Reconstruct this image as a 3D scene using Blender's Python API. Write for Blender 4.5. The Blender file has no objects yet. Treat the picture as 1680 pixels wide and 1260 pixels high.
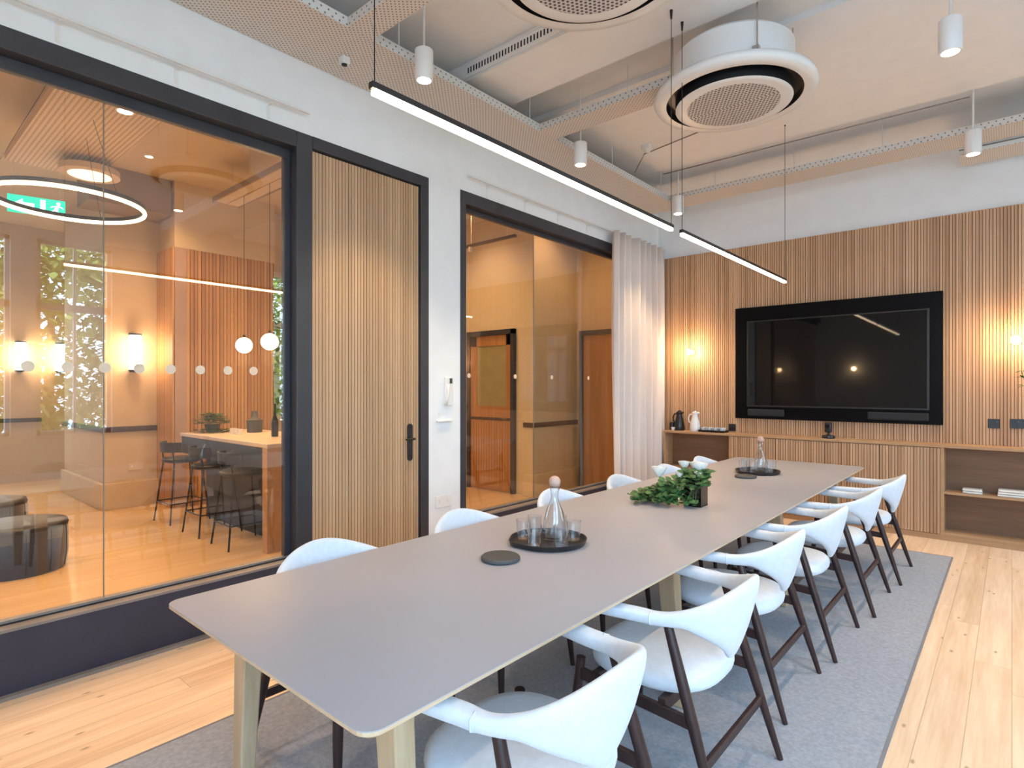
import bpy, math, random
from mathutils import Vector, Matrix
PI = math.pi
random.seed(7)
S = bpy.context.scene
COL = S.collection

# ------------------------------------------------------------------ camera
FPX = 947.6
cam_d = bpy.data.cameras.new('camera')
cam = bpy.data.objects.new('camera', cam_d)
COL.objects.link(cam)
cam.location = (0, 0, 1.5)
cam.rotation_euler = (PI/2, 0, math.radians(40.871))
cam_d.sensor_width = 36.0
cam_d.lens = 36.0*FPX/1680.0
cam_d.shift_x = 0.0
cam_d.shift_y = 5.0/1680.0
cam_d.clip_start = 0.05
cam_d.clip_end = 200
S.camera = cam

# ------------------------------------------------------------------ world, view
S.view_settings.view_transform = 'Standard'
S.view_settings.look = 'None'
S.view_settings.gamma = 1.0
S.view_settings.use_curve_mapping = False
S.view_settings.exposure = 0.72
S.cycles.transparent_max_bounces = 32
S.cycles.diffuse_bounces = 6
W = bpy.data.worlds.new('sky'); S.world = W; W.use_nodes = True
wn = W.node_tree.nodes; wn.clear()
_bg = wn.new('ShaderNodeBackground'); _wo = wn.new('ShaderNodeOutputWorld')
_bg.inputs[0].default_value = (0.54, 0.765, 1.0, 1)
_bg.inputs[1].default_value = 8.0
W.node_tree.links.new(_bg.outputs[0], _wo.inputs[0])

def light(kind, name, loc, energy, color, rot=(0,0,0), **kw):
    d = bpy.data.lights.new(name, kind); d.energy = energy; d.color = color
    for k, v in kw.items(): setattr(d, k, v)
    o = bpy.data.objects.new(name, d); o.location = loc; o.rotation_euler = rot
    COL.objects.link(o); return o


XW = -3.66     # room face of the left wall
YB = 7.30      # face of the back wall
XR = 2.40      # right wall
YF = -1.80     # wall behind the camera
ZC = 4.05      # ceiling
# window openings in the right wall: (y0, y1)
RW = [(-1.45, -0.10), (0.15, 1.42), (1.69, 2.55), (4.95, 6.05), (6.25, 7.1)]
RZ = (0.85, 3.5)
FILL_W = [(-0.05, 1.05), (1.2, 2.2)]   # unseen openings added for fill daylight, wall behind the camera: (x0, x1)
for _a, _b in RW:   # sky light portals in the window openings
    _p = light('AREA', 'window_portal', (XR+0.12, (_a+_b)/2, (RZ[0]+RZ[1])/2), 1, (1,1,1), rot=(0, PI/2, 0), shape='RECTANGLE', size=RZ[1]-RZ[0], size_y=_b-_a)
    _p.data.cycles.is_portal = True

for _a, _b in FILL_W:  # portals of the added windows behind the camera
    _p = light('AREA', 'window_portal', ((_a+_b)/2, YF-0.12, (RZ[0]+RZ[1])/2), 1, (1,1,1), rot=(-PI/2, 0, PI), shape='RECTANGLE', size=_b-_a, size_y=RZ[1]-RZ[0])
    _p.data.cycles.is_portal = True

WARM = (1.0, 0.63, 0.32)
WARM2 = (1.0, 0.70, 0.42)

# ------------------------------------------------------------------ materials
MATS = {}
def _new(name):
    m = bpy.data.materials.new(name); m.use_nodes = True
    nt = m.node_tree; nt.nodes.clear()
    o = nt.nodes.new('ShaderNodeOutputMaterial')
    return m, nt, o
class NB:
    def __init__(s, nt): s.nt = nt
    def n(s, t, **kw):
        x = s.nt.nodes.new(t)
        for k, v in kw.items(): setattr(x, k, v)
        return x
    def l(s, a, b): s.nt.links.new(a, b)
    def math(s, op, a, b=None, c=None):
        x = s.nt.nodes.new('ShaderNodeMath'); x.operation = op
        for i, v in enumerate((a, b, c)):
            if v is None: continue
            if isinstance(v, (int, float)): x.inputs[i].default_value = v
            else: s.l(v, x.inputs[i])
        return x.outputs[0]
    def ramp(s, f, stops):
        r = s.nt.nodes.new('ShaderNodeValToRGB'); e = r.color_ramp.elements
        while len(e) < len(stops): e.new(0.5)
        for i, (p, c) in enumerate(stops):
            e[i].position = p; e[i].color = (*c, 1)
        s.l(f, r.inputs[0]); return r.outputs[0]
    def mix(s, f, a, b, mode='MIX'):
        x = s.nt.nodes.new('ShaderNodeMix'); x.data_type = 'RGBA'; x.blend_type = mode
        for i, v in ((0, f), (6, a), (7, b)):
            if isinstance(v, (int, float)): x.inputs[i].default_value = v
            elif isinstance(v, tuple): x.inputs[i].default_value = (*v, 1)
            else: s.l(v, x.inputs[i])
        return x.outputs[2]
    def noise(s, vec, scale, detail=3, rough=0.5):
        x = s.nt.nodes.new('ShaderNodeTexNoise'); x.inputs['Scale'].default_value = scale
        x.inputs['Detail'].default_value = detail; x.inputs['Roughness'].default_value = rough
        s.l(vec, x.inputs['Vector']); return x.outputs[0]
    def mapping(s, vec, sc):
        x = s.nt.nodes.new('ShaderNodeMapping'); x.inputs['Scale'].default_value = sc
        s.l(vec, x.inputs['Vector']); return x.outputs[0]
    def coord(s): return s.nt.nodes.new('ShaderNodeTexCoord').outputs['Object']
    def bsdf(s, out, col, rough=0.5, metal=0.0, spec=0.5, bump=None, bstr=0.2, sheen=0):
        p = s.nt.nodes.new('ShaderNodeBsdfPrincipled')
        if isinstance(col, tuple): p.inputs['Base Color'].default_value = (*col, 1)
        else: s.l(col, p.inputs['Base Color'])
        if isinstance(rough, (int, float)): p.inputs['Roughness'].default_value = rough
        else: s.l(rough, p.inputs['Roughness'])
        p.inputs['Metallic'].default_value = metal
        p.inputs['Specular IOR Level'].default_value = spec
        p.inputs['Sheen Weight'].default_value = sheen
        if bump is not None:
            b = s.nt.nodes.new('ShaderNodeBump'); b.inputs['Strength'].default_value = bstr
            b.inputs['Distance'].default_value = 0.01
            s.l(bump, b.inputs['Height']); s.l(b.outputs[0], p.inputs['Normal'])
        s.l(p.outputs[0], out.inputs[0]); return p

def paint(name, col, rough=0.5, metal=0.0, spec=0.5, var=0.06, scale=6.0, bstr=0.05, bscale=120, sheen=0):
    if name in MATS: return MATS[name]
    m, nt, o = _new(name); N = NB(nt); c = N.coord()
    f = N.noise(c, scale, 3)
    lo = tuple(max(0, x*(1-var)) for x in col); hi = tuple(min(1, x*(1+var)) for x in col)
    k = N.ramp(f, [(0.3, lo), (0.7, hi)])
    N.bsdf(o, k, rough, metal, spec, N.noise(c, bscale, 2), bstr, sheen)
    MATS[name] = m; return m

def wood(name, light_c, dark_c, axis='Z', pitch=None, pitch_axis='X', rough=0.45, grain=26, knots=False, spread=0.5, spec=0.35, seam=None):
    """grain runs along axis; every plank or slat (pitch wide along pitch_axis) gets its own tone"""
    if name in MATS: return MATS[name]
    m, nt, o = _new(name); N = NB(nt); c = N.coord()
    sc = {'X': (0.06, 1, 1), 'Y': (1, 0.06, 1), 'Z': (1, 1, 0.06)}[axis]
    xyz = N.n('ShaderNodeSeparateXYZ'); N.l(c, xyz.inputs[0])
    ax = {'X': 0, 'Y': 1, 'Z': 2}
    vec = c; rnd = None
    if pitch:
        u = N.math('DIVIDE', xyz.outputs[ax[pitch_axis]], pitch)
        idx = N.math('FLOOR', u)
        w = N.n('ShaderNodeTexWhiteNoise', noise_dimensions='1D'); N.l(idx, w.inputs['W'])
        if seam:   # boards of finite length
            v = N.math('DIVIDE', N.math('ADD', xyz.outputs[ax[axis]], N.math('MULTIPLY', w.outputs[0], 7.0)), seam)
            w2 = N.n('ShaderNodeTexWhiteNoise', noise_dimensions='2D')
            cb = N.n('ShaderNodeCombineXYZ'); N.l(idx, cb.inputs[0]); N.l(N.math('FLOOR', v), cb.inputs[1])
            N.l(cb.outputs[0], w2.inputs['Vector']); rnd = w2.outputs[0]
        else: rnd = w.outputs[0]
        cb2 = N.n('ShaderNodeCombineXYZ')
        for i in range(3): N.l(N.math('MULTIPLY', rnd, (13.7, 7.3, 5.1)[i]), cb2.inputs[i])
        va = N.n('ShaderNodeVectorMath', operation='ADD'); N.l(c, va.inputs[0]); N.l(cb2.outputs[0], va.inputs[1]); vec = va.outputs[0]
    mp = N.mapping(vec, sc)
    g = N.noise(mp, grain, 4, 0.6)
    g2 = N.noise(mp, grain*4.5, 2, 0.5)
    f = N.math('ADD', N.math('MULTIPLY', g, 0.75), N.math('MULTIPLY', g2, 0.25))
    if rnd is not None:
        f = N.math('ADD', N.math('MULTIPLY', f, 1-spread), N.math('MULTIPLY', rnd, spread))
    k = N.ramp(f, [(0.25, dark_c), (0.72, light_c)])
    if knots:
        v = N.n('ShaderNodeTexVoronoi', voronoi_dimensions='2D'); v.inputs['Scale'].default_value = 2.9
        N.l(N.mapping(vec, {'Y': (1.6, 0.7, 1), 'X': (0.7, 1.6, 1), 'Z': (1.6, 1, .7)}[axis]), v.inputs['Vector'])
        kn = N.ramp(v.outputs['Distance'], [(0.015, (1, 1, 1)), (0.050, (0, 0, 0))])
        k = N.mix(N.math('MULTIPLY', kn, 0.75), k, tuple(x*0.45 for x in dark_c))
    if seam:
        fr = N.math('FRACT', u); e = N.math('LESS_THAN', N.math('MINIMUM', fr, N.math('SUBTRACT', 1.0, fr)), 0.012)
        fv = N.math('FRACT', v_ := N.math('DIVIDE', N.math('ADD', xyz.outputs[ax[axis]], N.math('MULTIPLY', w.outputs[0], 7.0)), seam))
        e = N.math('MAXIMUM', e, N.math('LESS_THAN', fv, 0.0012))
        k = N.mix(N.math('MULTIPLY', e, 0.45), k, tuple(x*0.35 for x in dark_c))
    N.bsdf(o, k, rough, 0, spec, g2, 0.06)
    MATS[name] = m; return m

def emis(name, col, strength):
    if name in MATS: return MATS[name]
    m, nt, o = _new(name); N = NB(nt)
    e = N.n('ShaderNodeEmission'); e.inputs[0].default_value = (*col, 1); e.inputs[1].default_value = strength
    N.l(e.outputs[0], o.inputs[0]); MATS[name] = m; return m

def glass(name, tint=(1, 1, 1), refl=1.0, rough=0.0, ior=1.5, boost=0.0, pw=5.0):
    if name in MATS: return MATS[name]
    m, nt, o = _new(name); N = NB(nt)
    t = N.n('ShaderNodeBsdfTransparent'); t.inputs[0].default_value = (*tint, 1)
    g = N.n('ShaderNodeBsdfGlossy'); g.inputs['Roughness'].default_value = rough
    lw_ = N.n('ShaderNodeLayerWeight'); lw_.inputs[0].default_value = 0.5   # facing = 1-|cos|
    f0 = ((ior-1)/(ior+1))**2
    f = N.math('ADD', N.math('MULTIPLY', N.math('POWER', lw_.outputs['Facing'], pw), 1-f0), f0)
    f = N.math('MINIMUM', N.math('ADD', N.math('MULTIPLY', f, refl), boost), 1.0)
    mx = N.n('ShaderNodeMixShader'); N.l(f, mx.inputs[0]); N.l(t.outputs[0], mx.inputs[1]); N.l(g.outputs[0], mx.inputs[2])
    N.l(mx.outputs[0], o.inputs[0]); MATS[name] = m; return m

def perforated(name, col, hole, pu, pv, r, au='X', av='Y', rough=0.5, dashed=False):
    """sheet with a grid of round or slotted holes, in object space"""
    if name in MATS: return MATS[name]
    m, nt, o = _new(name); N = NB(nt); c = N.coord()
    xyz = N.n('ShaderNodeSeparateXYZ'); N.l(c, xyz.inputs[0]); ax = {'X': 0, 'Y': 1, 'Z': 2}
    iv = N.math('DIVIDE', xyz.outputs[ax[av]], pv)
    odd = N.math('MULTIPLY', N.math('MODULO', N.math('FLOOR', N.math('ABSOLUTE', iv)), 2.0), 0.5)
    fu = N.math('SUBTRACT', N.math('FRACT', N.math('ADD', N.math('DIVIDE', xyz.outputs[ax[au]], pu), odd)), 0.5)
    fv = N.math('SUBTRACT', N.math('FRACT', iv), 0.5)
    du = N.math('MULTIPLY', fu, pu); dv = N.math('MULTIPLY', fv, pv)
    if dashed: du = N.math('MULTIPLY', du, 0.35)
    d = N.math('SQRT', N.math('ADD', N.math('MULTIPLY', du, du), N.math('MULTIPLY', dv, dv)))
    h = N.math('LESS_THAN', d, r)
    k = N.mix(h, col, hole)
    N.bsdf(o, k, rough, 0, 0.3); MATS[name] = m; return m

M_wall = paint('wall_paint', (0.76, 0.785, 0.80), 0.75, var=0.02, spec=0.2)
M_wallw = paint('lobby_wall_lamp_tint', (0.56, 0.43, 0.28), 0.7, var=0.03, spec=0.2)  # white walls coloured tan, orange lamplight put into the colour
M_wallw2 = paint('lobby_upper_lamp_tint', (0.60, 0.49, 0.35), 0.75, var=0.02, spec=0.2)  # same warm lamplight tint for the upper walls
M_ceil = paint('ceiling_paint', (0.78, 0.775, 0.775), 0.8, var=0.02, spec=0.15)
M_frame = paint('dark_frame', (0.035, 0.036, 0.045), 0.42, var=0.15)
M_mat = paint('dark_upstand', (0.030, 0.029, 0.048), 0.6, var=0.1)
M_sill = paint('sill_metal', (0.22, 0.19, 0.17), 0.45, var=0.1)
M_floor = wood('pine_floor', (0.90, 0.71, 0.52), (0.60, 0.39, 0.22), 'Y', 0.155, 'X', rough=0.38, grain=17, knots=True, spread=0.16, seam=2.6, spec=0.4)
M_floorL = wood('pine_floor_lobby', (0.74, 0.55, 0.33), (0.60, 0.40, 0.20), 'Y', 0.155, 'X', rough=0.22, grain=9, knots=False, spread=0.22, seam=2.6, spec=0.5)
M_slat = wood('oak_slats', (0.60, 0.390, 0.240), (0.39, 0.225, 0.125), 'Z', 0.026, 'X', grain=14, spread=0.42)
M_slatd = wood('oak_slats_door', (0.55, 0.37, 0.225), (0.40, 0.25, 0.14), 'Z', 0.0265, 'Y', grain=14, spread=0.4)
M_slatl = wood('oak_slats_lobby', (0.58, 0.34, 0.15), (0.38, 0.19, 0.075), 'Z', 0.045, 'Y', grain=14, spread=0.5)
M_slatback = paint('slat_backing', (0.20, 0.115, 0.062), 0.7)
M_oak = wood('oak_board', (0.52, 0.33, 0.18), (0.38, 0.22, 0.115), 'X', grain=14)
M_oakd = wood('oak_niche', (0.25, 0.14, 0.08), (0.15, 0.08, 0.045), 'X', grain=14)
M_oakdoor = wood('oak_door_lobby', (0.50, 0.25, 0.09), (0.32, 0.14, 0.05), 'Z', grain=14)
M_laminate = paint('table_laminate', (0.345, 0.35, 0.385), 0.42, var=0.02, scale=3, spec=0.35, bstr=0.01)
M_ply = wood('plywood_edge', (0.62, 0.48, 0.33), (0.48, 0.34, 0.21), 'Y', grain=30)
M_tleg = wood('oak_leg', (0.55, 0.43, 0.29), (0.40, 0.29, 0.17), 'Z', grain=24)
M_walnut = wood('walnut', (0.050, 0.026, 0.024), (0.018, 0.010, 0.010), 'Z', grain=30, rough=0.35)
M_fabric = paint('chair_fabric', (0.60, 0.67, 0.76), 0.9, var=0.04, scale=40, bstr=0.25, bscale=420, spec=0.15, sheen=0.3)
M_rug = paint('rug_pile', (0.35, 0.375, 0.42), 0.95, var=0.16, scale=60, bstr=0.7, bscale=300, spec=0.1, sheen=0.2)
M_rugedge = paint('rug_binding', (0.20, 0.20, 0.21), 0.9)
M_white = paint('white_enamel', (0.72, 0.72, 0.71), 0.35, var=0.02)
M_whitew = paint('white_plaster', (0.74, 0.74, 0.72), 0.6, var=0.02)
M_rod = paint('white_rod', (0.7, 0.7, 0.68), 0.4)
M_black = paint('black_plastic', (0.012, 0.012, 0.014), 0.35, var=0.1)
M_blackm = paint('black_metal', (0.018, 0.016, 0.017), 0.4, 0.3, var=0.1)
M_gloss = paint('screen_glass', (0.005, 0.005, 0.006), 0.03, var=0.0, spec=0.28, bstr=0.0)
M_tvback = paint('tv_back_panel', (0.004, 0.004, 0.005), 0.35, var=0.0, bstr=0.0, spec=0.08)
M_spk = paint('speaker_cloth', (0.012, 0.015, 0.020), 0.8)
M_curtain = paint('curtain_linen', (0.68, 0.61, 0.56), 0.9, var=0.02, scale=5, bstr=0.08, bscale=300, spec=0.1)
M_pane = glass('window_glass', (0.97, 0.94, 0.90), 1.3, boost=0.03)
M_paneout = glass('outside_glass', (0.98, 0.99, 1.0), 0.8)
M_tumbler = glass('tumbler_glass', (0.97, 0.975, 0.98), 1.2, ior=1.45, boost=0.02, pw=3.2)
M_frost = paint('frosted_dot', (0.72, 0.58, 0.44), 0.6)
M_led = emis('led_diffuser', (1.0, 0.74, 0.48), 14.0)
M_ledring = emis('ring_diffuser', (1.0, 0.72, 0.45), 8.0)
M_globe = emis('globe_glow', (1.0, 0.86, 0.62), 7.0)
M_bulb = emis('bulb_glow', (1.0, 0.70, 0.36), 26.0)
M_sconce = emis('sconce_glow', (1.0, 0.85, 0.65), 12.0)
M_spotglow = emis('spot_glow', (1.0, 0.88, 0.75), 14.0)
M_exit = emis('exit_sign_green', (0.02, 0.55, 0.33), 1.6)
M_exitw = emis('exit_sign_white', (0.8, 1.0, 0.9), 2.2)
M_tray = perforated('perforated_tray', (0.62, 0.575, 0.53), (0.14, 0.12, 0.10), 0.034, 0.016, 0.0048, 'Y', 'X')
M_trayx = perforated('perforated_tray_cross', (0.62, 0.575, 0.53), (0.14, 0.12, 0.10), 0.034, 0.016, 0.0048, 'X', 'Y')
M_traylip = perforated('perforated_lip', (0.62, 0.64, 0.64), (0.15, 0.14, 0.13), 0.05, 0.03, 0.006, 'Y', 'Z')
M_traylobby = perforated('perforated_lobby', (0.60, 0.45, 0.28), (0.16, 0.10, 0.05), 0.03, 0.035, 0.009, 'X', 'Y')
M_grille = perforated('cassette_grille', (0.56, 0.53, 0.52), (0.07, 0.065, 0.065), 0.026, 0.022, 0.0075, 'X', 'Y')
M_leaf = paint('leaf_green', (0.040, 0.115, 0.030), 0.55, var=0.6, scale=18)
M_leafo = paint('leaf_outdoor', (0.36, 0.42, 0.08), 0.6, var=0.6, scale=2.2)
M_bark = paint('bark', (0.10, 0.07, 0.05), 0.9, var=0.3)
M_petal = paint('white_petal', (0.80, 0.79, 0.74), 0.7)
M_vase = paint('smoked_vase', (0.012, 0.018, 0.022), 0.08, var=0.0)
M_slate = paint('slate_grey', (0.055, 0.060, 0.062), 0.6, var=0.1)
M_cork = paint('ball_stopper', (0.50, 0.33, 0.27), 0.5)
M_pouf = paint('navy_velvet', (0.020, 0.030, 0.060), 0.75, var=0.3, scale=60, sheen=0.6)
M_navy = paint('island_front', (0.022, 0.024, 0.032), 0.5)
M_stone = paint('island_top', (0.62, 0.52, 0.40), 0.35, var=0.08, scale=14)
M_dado = paint('dado_rail', (0.055, 0.028, 0.015), 0.4)
M_chrome = paint('brushed_steel', (0.5, 0.5, 0.5), 0.25, 1.0)
M_obsc = paint('obscured_glass', (0.34, 0.29, 0.14), 0.25)
M_yellow = paint('pillar_paint', (0.62, 0.50, 0.30), 0.65, var=0.03)
M_ground = paint('outdoor_paving', (0.25, 0.24, 0.22), 0.9)
M_stoolseat = paint('stool_leather', (0.016, 0.018, 0.028), 0.45)

# ------------------------------------------------------------------ mesh helpers
class MB:
    def __init__(s): s.v = []; s.f = []
    def add(s, vs, fs):
        b = len(s.v); s.v += [tuple(v) for v in vs]; s.f += [tuple(i+b for i in f) for f in fs]; return s
    def box(s, x0, x1, y0, y1, z0, z1):
        vs = [(x, y, z) for z in (z0, z1) for y in (y0, y1) for x in (x0, x1)]
        return s.add(vs, [(0, 2, 3, 1), (4, 5, 7, 6), (0, 1, 5, 4), (2, 6, 7, 3), (0, 4, 6, 2), (1, 3, 7, 5)])
    def tube(s, pts, r, n=12, caps=True, flat=1.0):
        """tube through pts; r number or list"""
        pts = [Vector(p) for p in pts]; k = len(pts)
        rs = r if isinstance(r, (list, tuple)) else [r]*k
        d0 = (pts[1]-pts[0]).normalized(); up = Vector((0, 0, 1)) if abs(d0.z) < 0.9 else Vector((1, 0, 0))
        u = d0.cross(up).normalized(); rings = []
        for i, p in enumerate(pts):
            d = (pts[min(i+1, k-1)]-pts[max(i-1, 0)]).normalized()
            u = (u-d*u.dot(d)).normalized(); w = d.cross(u)
            rings.append([p+(u*math.cos(2*PI*j/n)+w*math.sin(2*PI*j/n)*flat)*rs[i] for j in range(n)])
        s.loft(rings, caps); return s
    def loft(s, rings, caps=True, closed=True):
        n = len(rings[0]); b = len(s.v)
        for r in rings: s.v += [tuple(p) for p in r]
        for i in range(len(rings)-1):
            for j in range(n if closed else n-1):
                a = b+i*n+j; c = b+i*n+(j+1) % n
                s.f.append((a, c, c+n, a+n))
        if caps:
            s.f.append(tuple(b+j for j in reversed(range(n))))
            s.f.append(tuple(b+(len(rings)-1)*n+j for j in range(n)))
        return s
    def lathe(s, prof, cx=0, cy=0, n=32, caps=False, z0=0):
        """prof: (r, z) list"""
        rings = [[(cx+r*math.cos(2*PI*j/n), cy+r*math.sin(2*PI*j/n), z0+z) for j in range(n)] for r, z in prof]
        return s.loft(rings, caps)
    def obj(s, name, mat, parent=None, smooth=False, bevel=0, loc=None, mats=None):
        me = bpy.data.meshes.new(name); me.from_pydata(s.v, [], s.f); me.update()
        import bmesh
        bm = bmesh.new(); bm.from_mesh(me); bmesh.ops.recalc_face_normals(bm, faces=bm.faces); bm.to_mesh(me); bm.free()
        me.materials.append(mat)
        if smooth:
            me.polygons.foreach_set('use_smooth', [True]*len(me.polygons))
            if smooth == 'auto': 
                try: me.set_sharp_from_angle(angle=math.radians(38))
                except Exception: pass
        o = bpy.data.objects.new(name, me); COL.objects.link(o)
        if parent: o.parent = parent
        if loc: o.location = loc
        if bevel:
            b = o.modifiers.new('bevel', 'BEVEL'); b.width = bevel; b.segments = 2; b.limit_method = 'ANGLE'
        return o
def tag(o, label=None, cat=None, group=None, kind=None):
    if label: o['label'] = label
    if cat: o['category'] = cat
    if group: o['group'] = group
    if kind: o['kind'] = kind
    return o
def thing(name, label, cat, loc=(0, 0, 0), rz=0, group=None, kind=None):
    o = bpy.data.objects.new(name, None); o.empty_display_size = 0.1; COL.objects.link(o)
    o.location = loc; o.rotation_euler = (0, 0, rz)
    return tag(o, label, cat, group, kind)
def box(*a): return MB().box(*a)
def struct(name, mb, mat, parent=None, **kw):
    o = mb.obj(name, mat, parent, **kw)
    if parent is None: o['kind'] = 'structure'
    return o
def sroot(name):
    o = bpy.data.objects.new(name, None); COL.objects.link(o); o['kind'] = 'structure'; return o
def kids(o): return list(o.children)
def copy_tree(o, parent=None):
    c = o.copy(); COL.objects.link(c)
    if parent is not None: c.parent = parent
    for ch in kids(o): copy_tree(ch, c)
    return c
def clone(o, loc, rz=0, label=None):
    c = copy_tree(o); c.location = loc; c.rotation_euler = (0, 0, rz)
    if label: c['label'] = label
    return c
def superring(cx, cy, z, a, b, e=2.6, n=36):
    out = []
    for j in range(n):
        t = 2*PI*j/n; c, s_ = math.cos(t), math.sin(t)
        out.append((cx+a*math.copysign(abs(c)**(2/e), c), cy+b*math.copysign(abs(s_)**(2/e), s_), z))
    return out

# ================================================================== STRUCTURE
LX0 = -12.0; LY1 = 8.6
struct('floor', box(XW-0.20, XR+0.2, YF-0.2, YB+0.2, -0.1, 0.0), M_floor)
struct('floor_lobby', box(LX0-0.2, XW-0.20, YF-0.2, LY1+0.2, -0.1, 0.0), M_floorL)
struct('ceiling', box(XW-0.2, XR+0.2, YF-0.2, YB+0.2, ZC, ZC+0.15), M_ceil)
struct('ceiling_lobby', box(LX0-0.2, XW-0.2, YF-0.2, LY1+0.2, ZC, ZC+0.15), M_wallw2)
# ceiling beams of the meeting room
struct('trim_1', box(XW, XR, 3.20, 3.72, 3.90, ZC), M_ceil)
struct('trim_6', box(XW, XR, 4.27, 6.22, 4.005, ZC), M_ceil)
struct('trim_2', box(XW, XR, 0.35, 0.95, 3.90, ZC), M_ceil)
# left wall
lw = sroot('wall_left')
m = MB()
m.box(XW-0.2, XW, YF, YB, 3.235, ZC)
m.box(XW-0.2, XW, 3.171, 3.535, 0, 3.235)
m.box(XW-0.2, XW, 6.70, YB, 0, 3.235)
m.obj('wall_panel', M_wall, lw)
m = MB(); m.box(XW-0.2, XW, YF, 2.00, 0, 0.325); m.box(XW-0.2, XW, 3.535, 6.70, 0, 0.325)
m.obj('wall_upstand', M_mat, lw)
struct('baseboard_left', box(XW, XW+0.035, YF, 2.00, 0, 0.018), M_sill)
# the other walls
bw = struct('wall_back', box(XW-0.2, XR+0.2, YB, YB+0.2, 0, ZC), M_wall)
rw = MB(); RT = 0.25
edges = [YF-0.2]+[v for ab in RW for v in ab]+[YB+0.2]
for i in range(0, len(edges), 2): rw.box(XR, XR+RT, edges[i], edges[i+1], 0, ZC)
for a, b in RW: rw.box(XR, XR+RT, a, b, 0, RZ[0]); rw.box(XR, XR+RT, a, b, RZ[1], ZC)
struct('wall_right', rw, M_wall)
m = MB(); e_ = [XW-0.2]+[v for ab in FILL_W for v in ab]+[XR+0.25]
for i in range(0, len(e_), 2): m.box(e_[i], e_[i+1], YF-0.2, YF, 0, ZC)
for a, b in FILL_W: m.box(a, b, YF-0.2, YF, 0, RZ[0]); m.box(a, b, YF-0.2, YF, RZ[1], ZC)
struct('wall_front', m, M_wall)
for i, (a, b) in enumerate(FILL_W):  # unseen windows, added so daylight fills the room evenly
    w = sroot('window_%d' % (i+12)); m = MB(); f = 0.05; x0, x1 = YF-0.12, YF-0.06
    m.box(a, a+f, x0, x1, *RZ); m.box(b-f, b, x0, x1, *RZ); m.box(a, b, x0, x1, RZ[0], RZ[0]+f); m.box(a, b, x0, x1, RZ[1]-f, RZ[1]); m.box(a, b, x0, x1, 2.55, 2.65)
    m.obj('window_frame', M_white, w)
    box(a+f, b-f, YF-0.09, YF-0.086, RZ[0]+f, RZ[1]-f).obj('window_pane', M_paneout, w)
    box(a-0.03, b+0.03, YF-0.06, YF+0.03, RZ[0]-0.04, RZ[0]).obj('window_sill', M_white, w)
for i, (a, b) in enumerate(RW):
    w = sroot('window_%d' % (i+3))
    m = MB(); f = 0.05; x0, x1 = XR+0.06, XR+0.12
    m.box(x0, x1, a, a+f, *RZ); m.box(x0, x1, b-f, b, *RZ); m.box(x0, x1, a, b, RZ[0], RZ[0]+f); m.box(x0, x1, a, b, RZ[1]-f, RZ[1])
    m.box(x0, x1, a, b, 2.55, 2.65); m.box(x0, x1, (a+b)/2-0.015, (a+b)/2+0.015, *RZ)
    m.obj('window_frame', M_white, w)
    box(XR+0.085, XR+0.089, a+f, b-f, RZ[0]+f, RZ[1]-f).obj('window_pane', M_paneout, w)
    box(XR-0.03, XR+0.06, a-0.03, b+0.03, RZ[0]-0.04, RZ[0]).obj('window_sill', M_white, w)

# ---- window 1: big glazed screen left of the door
XG = -3.752
w1 = sroot('window_1')
m = MB()
m.box(XW-0.115, XW+0.004, YF, 2.00, 3.125, 3.235)      # head
m.box(XW-0.115, XW+0.004, 2.00, 2.118, 0.0, 3.235)      # post beside the door
m.box(XG-0.03, XG+0.015, YF, 2.00, 3.06, 3.125)     # glazing channel
m.box(XG-0.03, XG+0.015, 1.955, 2.00, 0.33, 3.06)
m.obj('window_frame', M_frame, w1, bevel=0.004)
box(XG+0.02, XG+0.023, YF, 2.00, 0.333, 0.340).obj('gasket', M_black, w1)
box(XG-0.03, XG+0.02, YF, 2.00, 0.330, 0.352).obj('bottom_channel', M_sill, w1)
box(XG-0.05, XW+0.006, YF, 2.00, 0.318, 0.332).obj('window_sill', M_sill, w1)
box(XG-0.004, XG+0.004, YF+.02, 0.923, 0.35, 3.07).obj('window_pane', M_pane, w1)
p2 = box(XG-0.004, XG+0.004, 0.929, 1.96, 0.35, 3.07).obj('window_pane', M_pane, w1)
box(XG-0.005, XG+0.005, 0.9235, 0.9285, 0.35, 3.07).obj('pane_joint', paint('silicone', (0.20, 0.17, 0.13), 0.5), w1)
def dot(y, r, par):
    n = 20; ring = lambda x, rr: [(x, y+rr*math.cos(2*PI*j/n), 1.605+rr*math.sin(2*PI*j/n)) for j in range(n)]
    MB().loft([ring(XG+0.0042, r), ring(XG+0.0052, r)]).obj('frosted_dot', M_frost, par)
y = 0.931-0.1637*6
while y < 1.85: dot(y, 0.028, w1); y += 0.1637
# ---- door 1: slatted oak door
d1 = sroot('door_1')
m = MB()
m.box(XW-0.115, XW+0.006, 2.118, 3.171, 3.150, 3.235)
m.box(XW-0.115, XW+0.006, 3.088, 3.171, 0, 3.150)
m.obj('door_frame', M_frame, d1, bevel=0.004)
dl = box(XW-0.075, XW-0.035, 2.124, 3.084, 0.01, 3.145).obj('door_leaf', M_slatback, d1)
m = MB(); yy = 2.128
while yy < 3.062:
    m.box(XW-0.036, XW-0.018, yy, yy+0.0215, 0.02, 3.14); yy += 0.0265
sl = m.obj('door_slats', M_slatd, dl)
dh = MB(); 
ring = []
for z in (0.92, 1.20):
    pass
n = 10
prof = [(2.985+0.024*math.cos(t), 1.055+ (0.125 if math.sin(t) >= 0 else -0.125)+0.024*math.sin(t)) for t in [2*PI*j/24 for j in range(24)]]
dh.loft([[(XW-0.018, a, b) for a, b in prof], [(XW-0.006, a, b) for a, b in prof]])
dh.tube([(XW-0.006, 2.985, 1.085), (XW+0.045, 2.985, 1.085)], 0.009, 10)
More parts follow.
